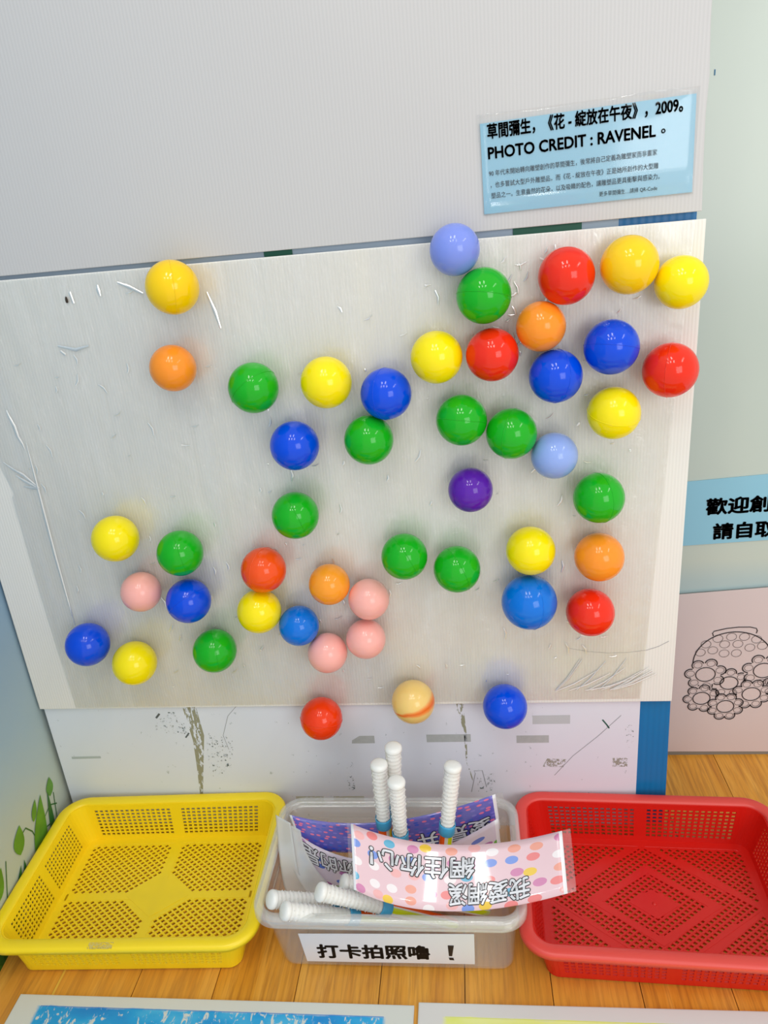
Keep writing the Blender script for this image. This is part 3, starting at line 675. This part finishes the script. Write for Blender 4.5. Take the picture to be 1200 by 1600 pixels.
def make_tray(name, loc, rot, mat, label, pattern, W=0.408, D=0.303, H=0.078, rimmat=None):
    t = empty(name, loc, rot); tag(t, label, 'tray')
    org = Vector((0, 0, 0))
    rin = 0.0200
    topw, topd = W - 2 * rin, D - 2 * rin; bw, bd = W - 0.074, D - 0.056
    fx, hx = hole_fracs(15, 0.02, 0.055, 0.64); fy, hy = hole_fracs(13, 0.03, 0.07, 0.64)
    nc = 6
    top = rr(topw, topd, 0.026, fx, fy, nc); bot = rr(bw, bd, 0.018, fx, fy, nc); N = len(top)
    nr = 8; zs = [H - 0.004, H - 0.012]; zt, zb = H - 0.012, 0.012
    pr = (zt - zb) / nr; isrow = [False]
    for i in range(nr):
        zs.append(zt - pr * (i + 0.19)); isrow.append(False); zs.append(zt - pr * (i + 0.81)); isrow.append(True)
    zs += [zb - 0.003, 0.003]; isrow += [False, False]
    R = len(zs)
    V = []
    for z in zs:
        k = (H - 0.004 - z) / (H - 0.007)
        for a, b in zip(top, bot): V.append((a[0] + (b[0] - a[0]) * k, a[1] + (b[1] - a[1]) * k, z))
    sideF = {0: [], 1: [], 2: [], 3: []}
    for j in range(R - 1):
        for i in range(N):
            i2 = (i + 1) % N; k, idx = top[i][2], top[i][3]
            hl = (hx if k in (0, 2) else hy)
            if idx >= 0 and idx < len(hl) and hl[idx] and isrow[j] and top[i2][2] == k: continue
            sideF[k].append((j * N + i, j * N + i2, (j + 1) * N + i2, (j + 1) * N + i))
    for k in range(4):
        used = sorted({q for f in sideF[k] for q in f}); mp = {a: b for b, a in enumerate(used)}
        o = obj('side_wall', [V[a] for a in used], [tuple(mp[q] for q in f) for f in sideF[k]], mat, origin=(0, 0, 0)); o.parent = t; o.location = (0, 0, 0)
        solid(o, 0.0022, 0.0)
    # rim
    prof = [(0.0, H - 0.006), (0.0010, H - 0.002), (0.0035, H), (0.0160, H + 0.0002), (0.0186, H - 0.0012), (0.0200, H - 0.004), (0.0200, H - 0.0100), (0.0184, H - 0.0100), (0.0180, H - 0.0045), (0.0150, H - 0.0026), (0.004, H - 0.0026), (0.0012, H - 0.006)]
    V = []; F = []; fr = [0, 0.5, 1.0]
    for off, z in prof:
        for p in rr(topw + 2 * off, topd + 2 * off, 0.026 + off, fr, fr, 10): V.append((p[0], p[1], z))
    N2 = len(V) // len(prof)
    for j in range(len(prof)):
        j2 = (j + 1) % len(prof)
        for i in range(N2): F.append((j * N2 + i, j * N2 + (i + 1) % N2, j2 * N2 + (i + 1) % N2, j2 * N2 + i))
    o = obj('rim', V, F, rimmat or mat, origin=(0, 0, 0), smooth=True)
    if rimmat: o['label'] = 'paler pinkish red rim'
    pass; fix_normals(o); o.parent = t; o.location = (0, 0, 0)
    # base
    px, py = 0.0125, 0.0104; vd = {}; V = []; F = []; ridges = []
    def vid(a, b):
        k = (round(a * 100), round(b * 100))
        if k not in vd: vd[k] = len(V); V.append(((a + b) / 2 * px, (a - b) / 2 * py, 0.0034))
        return vd[k]
    na = int(bw / px + bd / py) + 2; e = 0.22 if pattern == 'diamonds' else 0.19
    for a in range(-na, na):
        for b in range(-na, na):
            cx, cy = (a + b + 1) / 2 * px, (a - b) / 2 * py
            if abs(cx) > bw / 2 - 0.006 or abs(cy) > bd / 2 - 0.006: continue
            inr = abs(cx) < bw / 2 - 0.016 and abs(cy) < bd / 2 - 0.016
            if pattern == 'quarters':
                hole = inr and abs(cx) > 0.0085 and abs(cy) > 0.0085 and (abs(cx) / 0.060 + abs(cy) / 0.046) > 1.0
            else:
                s = abs(cx) / (bw / 2 - 0.012) + abs(cy) / (bd / 2 - 0.010)
                hole = inr and not (s < 0.22 or 0.50 < s < 0.63 or 0.96 < s < 1.10)
            if not hole: F.append((vid(a, b), vid(a, b + 1), vid(a + 1, b + 1), vid(a + 1, b)))
            else:
                o4 = [vid(a, b), vid(a, b + 1), vid(a + 1, b + 1), vid(a + 1, b)]
                i4 = [vid(a + e, b + e), vid(a + e, b + 1 - e), vid(a + 1 - e, b + 1 - e), vid(a + 1 - e, b + e)]
                for q in range(4): F.append((o4[q], o4[(q + 1) % 4], i4[(q + 1) % 4], i4[q]))
                wq = 0.11
                P = lambda aa, bb, z: ((aa + bb) / 2 * px, (aa - bb) / 2 * py, z)
                V8 = [P(a_, b_, z) for z in (0.0033, 0.0050) for a_, b_ in ((a, b - wq), (a + 1, b - wq), (a + 1, b + wq), (a, b + wq))]
                ridges.append((V8, [(4, 5, 6, 7), (0, 1, 5, 4), (2, 3, 7, 6), (1, 2, 6, 5), (3, 0, 4, 7)]))
    o = obj('base_mesh', V, F, mat, origin=(0, 0, 0)); fix_normals(o); o.parent = t; o.location = (0, 0, 0); solid(o, 0.0022, 0.0)
    o = obj('base_ridges', *join(*ridges), mat, origin=(0, 0, 0)); fix_normals(o); o.parent = t; o.location = (0, 0, 0); o['kind'] = 'stuff'
    # solid frame of the base
    fr = [0, 0.5, 1.0]; V = []; F = []
    for (ww, dd, r, z) in ((bw + 0.002, bd + 0.002, 0.018, 0.0048), (bw - 0.028, bd - 0.028, 0.008, 0.0048), (bw - 0.028, bd - 0.028, 0.008, 0.0012), (bw + 0.002, bd + 0.002, 0.018, 0.0012)):
        for p in rr(ww, dd, r, fr, fr, 6): V.append((p[0], p[1], z))
    N3 = len(V) // 4
    for j in range(4):
        for i in range(N3): F.append((j * N3 + i, j * N3 + (i + 1) % N3, ((j + 1) % 4) * N3 + (i + 1) % N3, ((j + 1) % 4) * N3 + i))
    o = obj('base_frame', V, F, mat, origin=(0, 0, 0)); fix_normals(o); o.parent = t; o.location = (0, 0, 0); bevel(o, 0.0006, 1)
    if pattern == 'quarters':
        pl = [(-0.052, 0), (0, -0.040), (0.052, 0), (0, 0.040)]
        V = [(x, y, 0.0052) for x, y in pl] + [(x, y, 0.0015) for x, y in pl]
        bars = [(V, [(0, 1, 2, 3), (7, 6, 5, 4)] + [(i, i + 4, (i + 1) % 4 + 4, (i + 1) % 4) for i in range(4)]), box(-bw / 2 + 0.01, bw / 2 - 0.01, -0.0062, 0.0062, 0.0012, 0.0048), box(-0.0062, 0.0062, -bd / 2 + 0.01, bd / 2 - 0.01, 0.0012, 0.00482)]
        o = obj('base_ribs', *join(*bars), mat, origin=(0, 0, 0)); fix_normals(o); o.parent = t; o.location = (0, 0, 0)
    else:
        def dia(s0, s1):
            A, B = bw / 2 - 0.012, bd / 2 - 0.010; V = []; F = []
            for z in (0.0049, 0.0014):
                for s in (s0, s1): V += [(-A * s, 0, z), (0, -B * s, z), (A * s, 0, z), (0, B * s, z)]
            for i in range(4):
                j = (i + 1) % 4
                F += [(i, j, 4 + j, 4 + i), (8 + i, 12 + i, 12 + j, 8 + j), (i, 8 + i, 8 + j, j), (4 + i, 4 + j, 12 + j, 12 + i)]
            return V, F
        nub = lathe([(0.0001, 0.0068), (0.002, 0.0066), (0.0032, 0.0056), (0.0036, 0.0045)], 12)
        V4 = [(-0.036, 0, 0.0049), (0, -0.026, 0.0049), (0.036, 0, 0.0049), (0, 0.026, 0.0049)]
        o = obj('base_ribs', *join(dia(0.495, 0.62), dia(0.955, 1.0), (V4 + [(x, y, 0.0014) for x, y, z in V4], [(0, 1, 2, 3), (7, 6, 5, 4)] + [(i, i + 4, (i + 1) % 4 + 4, (i + 1) % 4) for i in range(4)]), nub), mat, origin=(0, 0, 0)); fix_normals(o); o.parent = t; o.location = (0, 0, 0)
    return t
ty = make_tray('plastic_tray', (-0.5375, -0.1515, 0.0005), math.radians(2.2), M_yel, 'yellow perforated plastic tray standing beside the mural wall', 'quarters')
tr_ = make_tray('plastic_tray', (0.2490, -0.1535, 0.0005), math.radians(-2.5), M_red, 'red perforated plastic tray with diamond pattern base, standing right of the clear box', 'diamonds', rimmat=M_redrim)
# worn maker's mark on the yellow rim
o = obj('worn_sticker', *box(-0.036, 0.000, -0.151, -0.141, 0.0781, 0.0786), residue('worn_sticker_residue', rgb(222, 200, 110), 0.47, 220), origin=(0, 0, 0)); o.parent = ty; o.location = (0, 0, 0); o['label'] = 'scuffed remains of a sticker'

# ---------------------------------------------------------------- clear box
bx = empty('clear_box', (-0.141, -0.168, 0.0)); tag(bx, 'translucent plastic box with a white paper label, holding wands and dotted cards', 'box')
def loop3(x0, x1, y0, y1, r, z, nc=6, fr=(0, 0.25, 0.5, 0.75, 1)):
    return [(p[0] + (x0 + x1) / 2, p[1] + (y0 + y1) / 2, z) for p in rr(x1 - x0, y1 - y0, r, fr, fr, nc)]
def skin(loops, cap0=False, cap1=False):
    V = [p for l in loops for p in l]; n = len(loops[0]); F = []
    for j in range(len(loops) - 1):
        for i in range(n): F.append((j * n + i, j * n + (i + 1) % n, (j + 1) * n + (i + 1) % n, (j + 1) * n + i))
    if cap0: F.append(tuple(range(n))[::-1])
    if cap1: F.append(tuple(range((len(loops) - 1) * n, len(loops) * n)))
    return V, F
# base 0.329 x 0.19, opening 0.355 x 0.22
Bx = [(-0.300, 0.030, -0.262, -0.082, 0.018, 0.003), (-0.3035, 0.0325, -0.2645, -0.079, 0.020, 0.007), (-0.315, 0.038, -0.2700, -0.070, 0.022, 0.088), (-0.3165, 0.0385, -0.2715, -0.0685, 0.022, 0.0895), (-0.3190, 0.0400, -0.2740, -0.0660, 0.024, 0.1145)]
outer = [loop3(*b[:4], b[4], b[5]) for b in Bx]
inner = [loop3(b[0] + 0.0018, b[1] - 0.0018, b[2] + 0.0018, b[3] - 0.0018, b[4] - 0.001, max(b[5], 0.005)) for b in Bx][::-1]
V, F = skin(outer + inner, True, True); o = obj('body', V, F, M_box, bx, smooth=False); fix_normals(o)
for p in o.data.polygons: p.use_smooth = len(p.vertices) == 4
rimp = [(-0.002, 0.112), (-0.001, 0.119), (0.002, 0.1208), (0.008, 0.1212), (0.0115, 0.1195), (0.0125, 0.1155), (0.0125, 0.1045), (0.0110, 0.1045), (0.0108, 0.1140), (0.002, 0.1165)]
lp = []
for off, z in rimp: lp.append(loop3(-0.3190 - off, 0.0400 + off, -0.2740 - off, -0.0660 + off, 0.024 + off, z, 8))
V, F = skin(lp + [lp[0]]); o = obj('rim', V, F, M_boxrim, bx, smooth=True)
# ledge below the rim
lp = [loop3(-0.3168, 0.0388, -0.2718, -0.0682, 0.023, 0.091, 6), loop3(-0.3186, 0.0406, -0.2736, -0.0664, 0.0245, 0.0885, 6), loop3(-0.3176, 0.0392, -0.2724, -0.0672, 0.023, 0.0865, 6)]
o = obj('ledge', *skin(lp), M_boxrim, bx, smooth=True)
# paper label on the front wall
def front_y(z): return -0.2645 + (-0.2700 + 0.2645) * (z - 0.007) / 0.081 - 0.0011
lx0 = [(-0.2640, 0.0150), (-0.0230, 0.0170), (-0.0215, 0.0815), (-0.2690, 0.0750)]
V = [(x, front_y(z) - 0.0002, z) for x, z in lx0] + [(x, front_y(z) + 0.0004, z) for x, z in lx0]
lb = obj('paper_label', V, [(0, 1, 2, 3), (7, 6, 5, 4), (0, 4, 5, 1), (1, 5, 6, 2), (2, 6, 7, 3), (3, 7, 4, 0)], M_whitepaper, bx); fix_normals(lb); lb['label'] = 'white paper label with bold black lettering'
lt = obj('lettering', [(-0.2455 + a * 0.160, front_y(0.02 + b * 0.030) - 0.0006, 0.0235 + 0.002 * a + b * 0.029) for a, b, _ in glyphs('打卡拍照嚕', 0.038)[0]], glyphs('打卡拍照嚕', 0.038)[1], M_black, bx); lt.parent = lb; lt.location = (0, 0, 0)
V = [(x, front_y(z) - 0.0006, z) for x, z in ((-0.0585, 0.034), (-0.0540, 0.034), (-0.0505, 0.057), (-0.0590, 0.057), (-0.0580, 0.0255), (-0.0515, 0.0250), (-0.0525, 0.0305), (-0.0590, 0.0305))]
o = obj('exclamation_mark', V, [(0, 1, 2, 3), (4, 5, 6, 7)], M_black, bx); o.parent = lb; o.location = (0, 0, 0)

# ---------------------------------------------------------------- wands
def make_wand(label):
    t = empty('bubble_wand', (0, 0, 0)); tag(t, label, 'wand', 'ribbed toy wands in the clear box')
    # local frame: +Z to the cap; tip at z=0, cap top at 0.25
    def rad(z): return 0.0100 + (z - 0.14) / 0.10 * 0.0018
    prof = []; z = 0.142
    nrib = 14; pitch = (0.2395 - z) / nrib
    for i in range(nrib):
        for f, d in ((0.0, -0.0004), (0.2, 0.0001), (0.5, 0.0003), (0.8, 0.0001)): prof.append((rad(z + pitch * (i + f)) + d, z + pitch * (i + f)))
    prof.append((rad(0.2395), 0.2395))
    parts = [lathe(prof, 20)]
    for i in range(nrib):
        zz = z + pitch * (i + 0.5); r = rad(zz) + 0.0006
        for k in range(8):
            a = 2 * PI * (k + 0.5 * (i % 2)) / 8; c = Vector((r * math.cos(a), r * math.sin(a), zz)); d = 0.0010
            pts = [c + Vector(q) * d for q in ((1, 0, 0), (-1, 0, 0), (0, 1, 0), (0, -1, 0), (0, 0, 1), (0, 0, -1))]
            parts.append((pts, [(0, 2, 4), (2, 1, 4), (1, 3, 4), (3, 0, 4), (2, 0, 5), (1, 2, 5), (3, 1, 5), (0, 3, 5)]))
    obj('grip', *join(*parts), M_wandwhite, smooth=True).parent = t
    obj('end_cap', *lathe([(rad(0.24) - 0.001, 0.2385), (0.0128, 0.2400), (0.0131, 0.2425), (0.0128, 0.2450), (0.0115, 0.2472), (0.0080, 0.2488), (0.004, 0.2496), (0.0001, 0.2498)], 28), M_wandwhite, smooth=True).parent = t
    obj('collar', *lathe([(0.0100, 0.127), (0.0118, 0.127), (0.0121, 0.1275), (0.0123, 0.142), (0.0121, 0.1445), (0.0113, 0.1445), (0.0110, 0.1400)], 28), M_collar, smooth=True).parent = t
    V, F = lathe([(0.0001, 0.0), (0.0060, 0.0005), (0.0088, 0.003), (0.0094, 0.006), (0.0098, 0.13)], 24)
    mi = []
    for j in range(4):
        for k in range(24): mi.append([0, 0, 0, 0, 0, 0, 1, 1, 2, 2, 2, 1][k % 12])
    obj('shaft', V, F, [M_so, M_sw, M_sy], smooth=True, midx=mi).parent = t
    return t
def copy_tree(o, parent=None):
    c = o.copy(); COL.objects.link(c); c.parent = parent
    for ch in list(o.children): copy_tree(ch, c)
    return c
def place(t, top, bot, spin):
    T, B = Vector(top), Vector(bot); d = (T - B).normalized(); q = d.to_track_quat('Z', 'Y') @ Matrix.Rotation(spin, 3, 'Z').to_quaternion()
    t.rotation_mode = 'QUATERNION'; t.rotation_quaternion = q; t.location = T - d * 0.25
wands = [((-0.149, -0.145, 0.270), (-0.155, -0.141, 0.016), 2.6, 'upright white ribbed wand, leftmost of the standing ones, with blue collar'),
         ((-0.1280, -0.125, 0.284), (-0.146, -0.122, 0.016), 0.0, 'upright white ribbed wand reaching highest, rearmost behind two others'),
         ((-0.122, -0.172, 0.262), (-0.129, -0.152, 0.016), 4.4, 'upright white ribbed wand standing in front of the two other grouped wands'),
         ((-0.041, -0.147, 0.268), (-0.074, -0.163, 0.016), 4.0, 'lone upright white ribbed wand standing at the right, orange below its collar'),
         ((-0.3060, -0.2630, 0.132), (-0.1600, -0.168, 0.016), 0.5, 'lying white ribbed wand with its cap furthest left over the box corner'),
         ((-0.2818, -0.2830, 0.135), (-0.1165, -0.2000, 0.016), 1.2, 'lying white ribbed wand nearest the front rim, second cap from the left'),
         ((-0.2341, -0.2636, 0.150), (-0.1069, -0.2125, 0.045), 1.2, 'lying white ribbed wand second from the front, with orange and lime striped shaft'),
         ((-0.2112, -0.2196, 0.117), (-0.045, -0.175, 0.022), 1.0, 'lying white ribbed wand partly hidden under the left end of the pink card')]
proto = None
for T, B, sp, lab in wands:
    if proto is None: proto = make_wand(lab); o = proto
    else: o = copy_tree(proto); o['label'] = lab
    place(o, T, B, sp)

# ---------------------------------------------------------------- curved laminated cards
def catmull(P, t):
    n = len(P) - 1; x = max(0.0, min(0.99999, t)) * n; i = int(x); f = x - i
    g = lambda k: P[k] if 0 <= k <= n else (P[0] * 2 - P[1] if k < 0 else P[n] * 2 - P[n - 1])
    p0, p1, p2, p3 = g(i - 1), g(i), g(i + 1), g(i + 2)
    return 0.5 * ((2 * p1) + (p2 - p0) * f + (2 * p0 - 5 * p1 + 4 * p2 - p3) * f * f + (3 * p1 - p0 - 3 * p2 + p3) * f ** 3)
def make_card(name, bottom, top, mat, label, texts=(), backm=None, nu=36, nv=8, margin=0.02, loc=None):
    B = [Vector(p) for p in bottom]; T = [Vector(p) for p in top]
    def P(u, v): 
        a, b = catmull(B, u), catmull(T, u); return a + (b - a) * v
    def N(u, v):
        du = P(min(1, u + .01), v) - P(max(0, u - .01), v); dv = P(u, 1) - P(u, 0); return du.cross(dv).normalized()
    root = empty(name, loc or tuple(P(0.5, 0))); tag(root, label, 'card', 'curved laminated cards in the clear box')
    V = []; F = []; uv = []
    for i in range(nu + 1):
        for j in range(nv + 1): V.append(P(i / nu, j / nv)); uv.append((i / nu, j / nv))
    for i in range(nu):
        for j in range(nv): a = i * (nv + 1) + j; F.append((a, a + nv + 1, a + nv + 2, a + 1))
    mats = [mat, backm or M_whitepaper]
    o = obj('printed_sheet', V, F, mats, root, smooth=True, uv=uv); solid(o, 0.0005).modifiers['solid'].material_offset = 1
    # clear laminate margin on the short ends
    V = []; F = []
    for u0, u1 in ((1.0, 1.0 + margin), (-margin, 0.0)):
        if margin < 0.001: continue
        V = []; F = []; o_ = 0
        e = 0 if u1 <= 0 else 1
        d = (P(1, 0) - P(0.97, 0)).normalized() if e else (P(0, 0) - P(0.03, 0)).normalized()
        for j in range(nv + 1):
            a = P(e, j / nv); V += [a, a + d * margin * (0.6 if e else 0.3)]
        for j in range(nv): F.append((o_ + 2 * j, o_ + 2 * j + 1, o_ + 2 * j + 3, o_ + 2 * j + 2))
        solid(obj('laminate_margin', V, F, M_lam, root), 0.0003)
    for body, u0, u1, v0, v1, slope in texts:    # upside down lettering: text origin at (u0,v0) towards smaller u, growing downwards in v
        for bold, mt, lift, nm in ((0.058, M_black, 0.0006, 'lettering_outline'), (0.016, M_whitepaper, 0.0010, 'lettering')):
            g, f = glyphs(body, bold)
            k = 0.012 if bold > 0.05 else 0.0
            V = []
            for s, t, _ in g:
                uu = u0 + (u1 - u0) * s; vv = v0 + (v1 - v0) * t + slope * s
                V.append(P(uu, vv) + N(uu, vv) * lift)
            obj(nm, V, f, mt, root)
    return root, P, N
pinkB = [(-0.1815, -0.2651, 0.155), (-0.1532, -0.2686, 0.1426), (-0.1226, -0.271, 0.1336), (-0.0898, -0.2723, 0.1281), (-0.0548, -0.2726, 0.126), (-0.0178, -0.2719, 0.1273), (0.0212, -0.2702, 0.1321), (0.062, -0.2676, 0.1403), (0.1046, -0.2642, 0.152)]
pinkT = [(-0.1907, -0.1936, 0.201), (-0.1577, -0.1953, 0.1868), (-0.1232, -0.1967, 0.1765), (-0.0875, -0.1978, 0.1701), (-0.0506, -0.1987, 0.1675), (-0.0127, -0.1993, 0.1688), (0.0261, -0.1997, 0.174), (0.0655, -0.2, 0.1831), (0.1053, -0.2004, 0.196)]
make_card('dotted_card', pinkB, pinkT, M_pinkcard, 'pink card with coloured dots and upside-down lettering lying across the box rim',
          (('我愛網溪', 0.855, 0.50, 0.40, 0.08, 0.0), ('網住你心！', 0.615, 0.10, 0.80, 0.48, -0.02)))
make_card('dotted_card', [(-0.2872, -0.1417, 0.1), (-0.2522, -0.1373, 0.0891), (-0.2159, -0.1327, 0.0813), (-0.1783, -0.128, 0.0766), (-0.1396, -0.123, 0.075), (-0.0999, -0.1179, 0.0766), (-0.0594, -0.1125, 0.0813), (-0.018, -0.107, 0.0891), (0.024, -0.1015, 0.1)],
          [(-0.3026, -0.1241, 0.15), (-0.2695, -0.1211, 0.137), (-0.2342, -0.1177, 0.128), (-0.1966, -0.1139, 0.123), (-0.1571, -0.1098, 0.122), (-0.1156, -0.1052, 0.125), (-0.0725, -0.1003, 0.132), (-0.0277, -0.0951, 0.143), (0.0184, -0.0897, 0.158)],
          M_purplecard, 'violet-blue card with pink and blue dots standing at the back of the clear box', (('愛是 井', 0.96, 0.62, 0.45, 0.02, 0.0),), margin=0.02)
make_card('dotted_card', [(-0.2803, -0.1700, 0.06), (-0.256, -0.1630, 0.045), (-0.2278, -0.1580, 0.030), (-0.1956, -0.148, 0.020), (-0.1593, -0.142, 0.015), (-0.1186, -0.138, 0.018), (-0.0736, -0.136, 0.026), (-0.0239, -0.132, 0.040), (0.0250, -0.1250, 0.06)],
          [(-0.297, -0.1427, 0.14), (-0.2667, -0.1448, 0.112), (-0.2333, -0.1454, 0.0919), (-0.1971, -0.1445, 0.0795), (-0.1583, -0.1419, 0.075), (-0.1169, -0.1376, 0.0783), (-0.0732, -0.1318, 0.0894), (-0.0273, -0.1245, 0.1083), (0.0203, -0.1161, 0.135)],
          M_whitecard, 'pale lilac-white card with green and blue dots in front of the violet card', (('你的是', 0.36, 0.05, 0.90, 0.48, 0.0),), margin=0.02)
M_backcard = clear('card_back_milky', (0.92, 0.90, 0.92, 1), 0.55, 0.05, 0.2)
make_card('dotted_card', [(-0.3165, -0.1448, 0.17), (-0.3157, -0.157, 0.135), (-0.3130, -0.173, 0.1), (-0.3110, -0.1786, 0.06), (-0.3060, -0.176, 0.03)][::-1], [(-0.2900, -0.1614, 0.17), (-0.2880, -0.1692, 0.135), (-0.2850, -0.1786, 0.1), (-0.2790, -0.178, 0.06), (-0.2700, -0.1752, 0.03)][::-1],
          M_backcard, 'leftmost curved card seen from its milky white back, against the left box wall', (), M_backcard, margin=0.0001)
make_card('dotted_card', [(-0.3034, -0.1525, 0.165), (-0.3017, -0.1645, 0.13), (-0.2927, -0.1777, 0.095), (-0.2781, -0.1838, 0.06), (-0.2600, -0.1831, 0.03)][::-1], [(-0.2738, -0.1701, 0.165), (-0.2716, -0.1704, 0.13), (-0.2596, -0.1737, 0.095), (-0.2433, -0.1715, 0.06), (-0.22, -0.1684, 0.03)][::-1],
          M_backcard, 'second curved milky-backed card from the left, sweeping down to the right', (), M_backcard, margin=0.0001)

# ---------------------------------------------------------------- printed sheets at the front
def paint(name, c1, c2, c3, bg, x0, x1, y1, seed, thr):
    t = NT(name); tc = t.n('TexCoord'); sp = t.n('SeparateXYZ', None, Vector=tc.outputs['Object'])
    e1 = t.noise(t.mapped((30, 14, 1)), 1, 4, 0.6); 
    st = t.n('Mapping', None, Vector=tc.outputs['Object'], Scale=(130, 62, 1), Location=(seed, seed, 0), Rotation=(0, 0, 0.5)).outputs[0]
    n = t.noise(st, 1, 5, 0.6, 0.8); big = t.noise(t.n('Mapping', None, Vector=tc.outputs['Object'], Scale=(9, 16, 1), Location=(seed * 2, seed, 0)).outputs[0], 1, 3)
    col = t.ramp(big, [(0.3, c1), (0.5, c2), (0.7, c3)])
    wob = t.math('MULTIPLY', t.math('SUBTRACT', e1, 0.5), 0.018)
    ex = t.math('SUBTRACT', (x1 - x0) / 2, t.math('ABSOLUTE', t.math('SUBTRACT', sp.outputs[0], (x0 + x1) / 2)))
    ey = t.math('SUBTRACT', y1, sp.outputs[1])
    edge = t.math('ADD', t.math('MINIMUM', ex, t.math('MULTIPLY', ey, 2.5)), wob)
    inside = t.math('MULTIPLY', edge, 160.0, True)
    scr = t.ramp(t.math('ADD', n, t.math('MULTIPLY', big, 0.35)), [(thr, (1, 1, 1, 1)), (thr + 0.05, (0, 0, 0, 1))])
    c = t.mix(t.math('MULTIPLY', inside, scr), bg, col)
    line = t.math('MULTIPLY', t.math('LESS_THAN', t.math('ABSOLUTE', t.math('ADD', ey, -0.0012)), 0.0007), t.math('GREATER_THAN', ex, 0.006))
    c = t.mix(t.math('MULTIPLY', line, 0.75), c, c1)
    return t.done(t.pbsdf(Base_Color=c, Roughness=0.5).outputs[0])
sh1 = paint('blue_brushed_print', rgb(24, 120, 200), rgb(30, 160, 220), rgb(90, 196, 232), rgb(212, 214, 206), -0.252, 0.252, 0.100, 3.1, 0.74)
sh2 = paint('yellow_brushed_print', rgb(218, 226, 90), rgb(230, 234, 150), rgb(226, 230, 120), rgb(214, 212, 208), -0.27, 0.30, 0.100, 8.3, 0.95)
def sheet(x0, x1, yt0, yt1, yb, mat, label, skew):
    root = empty('printed_board', ((x0 + x1) / 2, (yt0 + yb) / 2, 0)); tag(root, label, 'board')
    V = [(x0, yt0, 0.0), (x1, yt1, 0.0), (x1 + skew, yb, 0.0), (x0 + skew, yb, 0.0)]; V += [(a, b, 0.004) for a, b, c in V]
    o = obj('panel', V, [(0, 1, 2, 3), (7, 6, 5, 4), (0, 4, 5, 1), (1, 5, 6, 2), (2, 6, 7, 3), (3, 7, 4, 0)], M_sheet, root); fix_normals(o); bevel(o, 0.0006)
    V = [(x0 + .0015, yt0 - .0015, 0.0043), (x1 - .0015, yt1 - .0015, 0.0043), (x1 + skew - .0015, yb + .0015, 0.0043), (x0 + skew + .0015, yb + .0015, 0.0043)]
    me = obj('printed_face', V, [(0, 1, 2, 3)], mat, root); fix_normals(me)
    return root
s1 = sheet(-0.6796, -0.1068, -0.3195, -0.3185, -0.55, sh1, 'white board with brushed bright blue print lying flat at the front left', 0.0)
s2 = sheet(-0.1010, 0.50, -0.3140, -0.3115, -0.55, sh2, 'white board with pale lime-yellow print lying flat at the front right', 0.0)
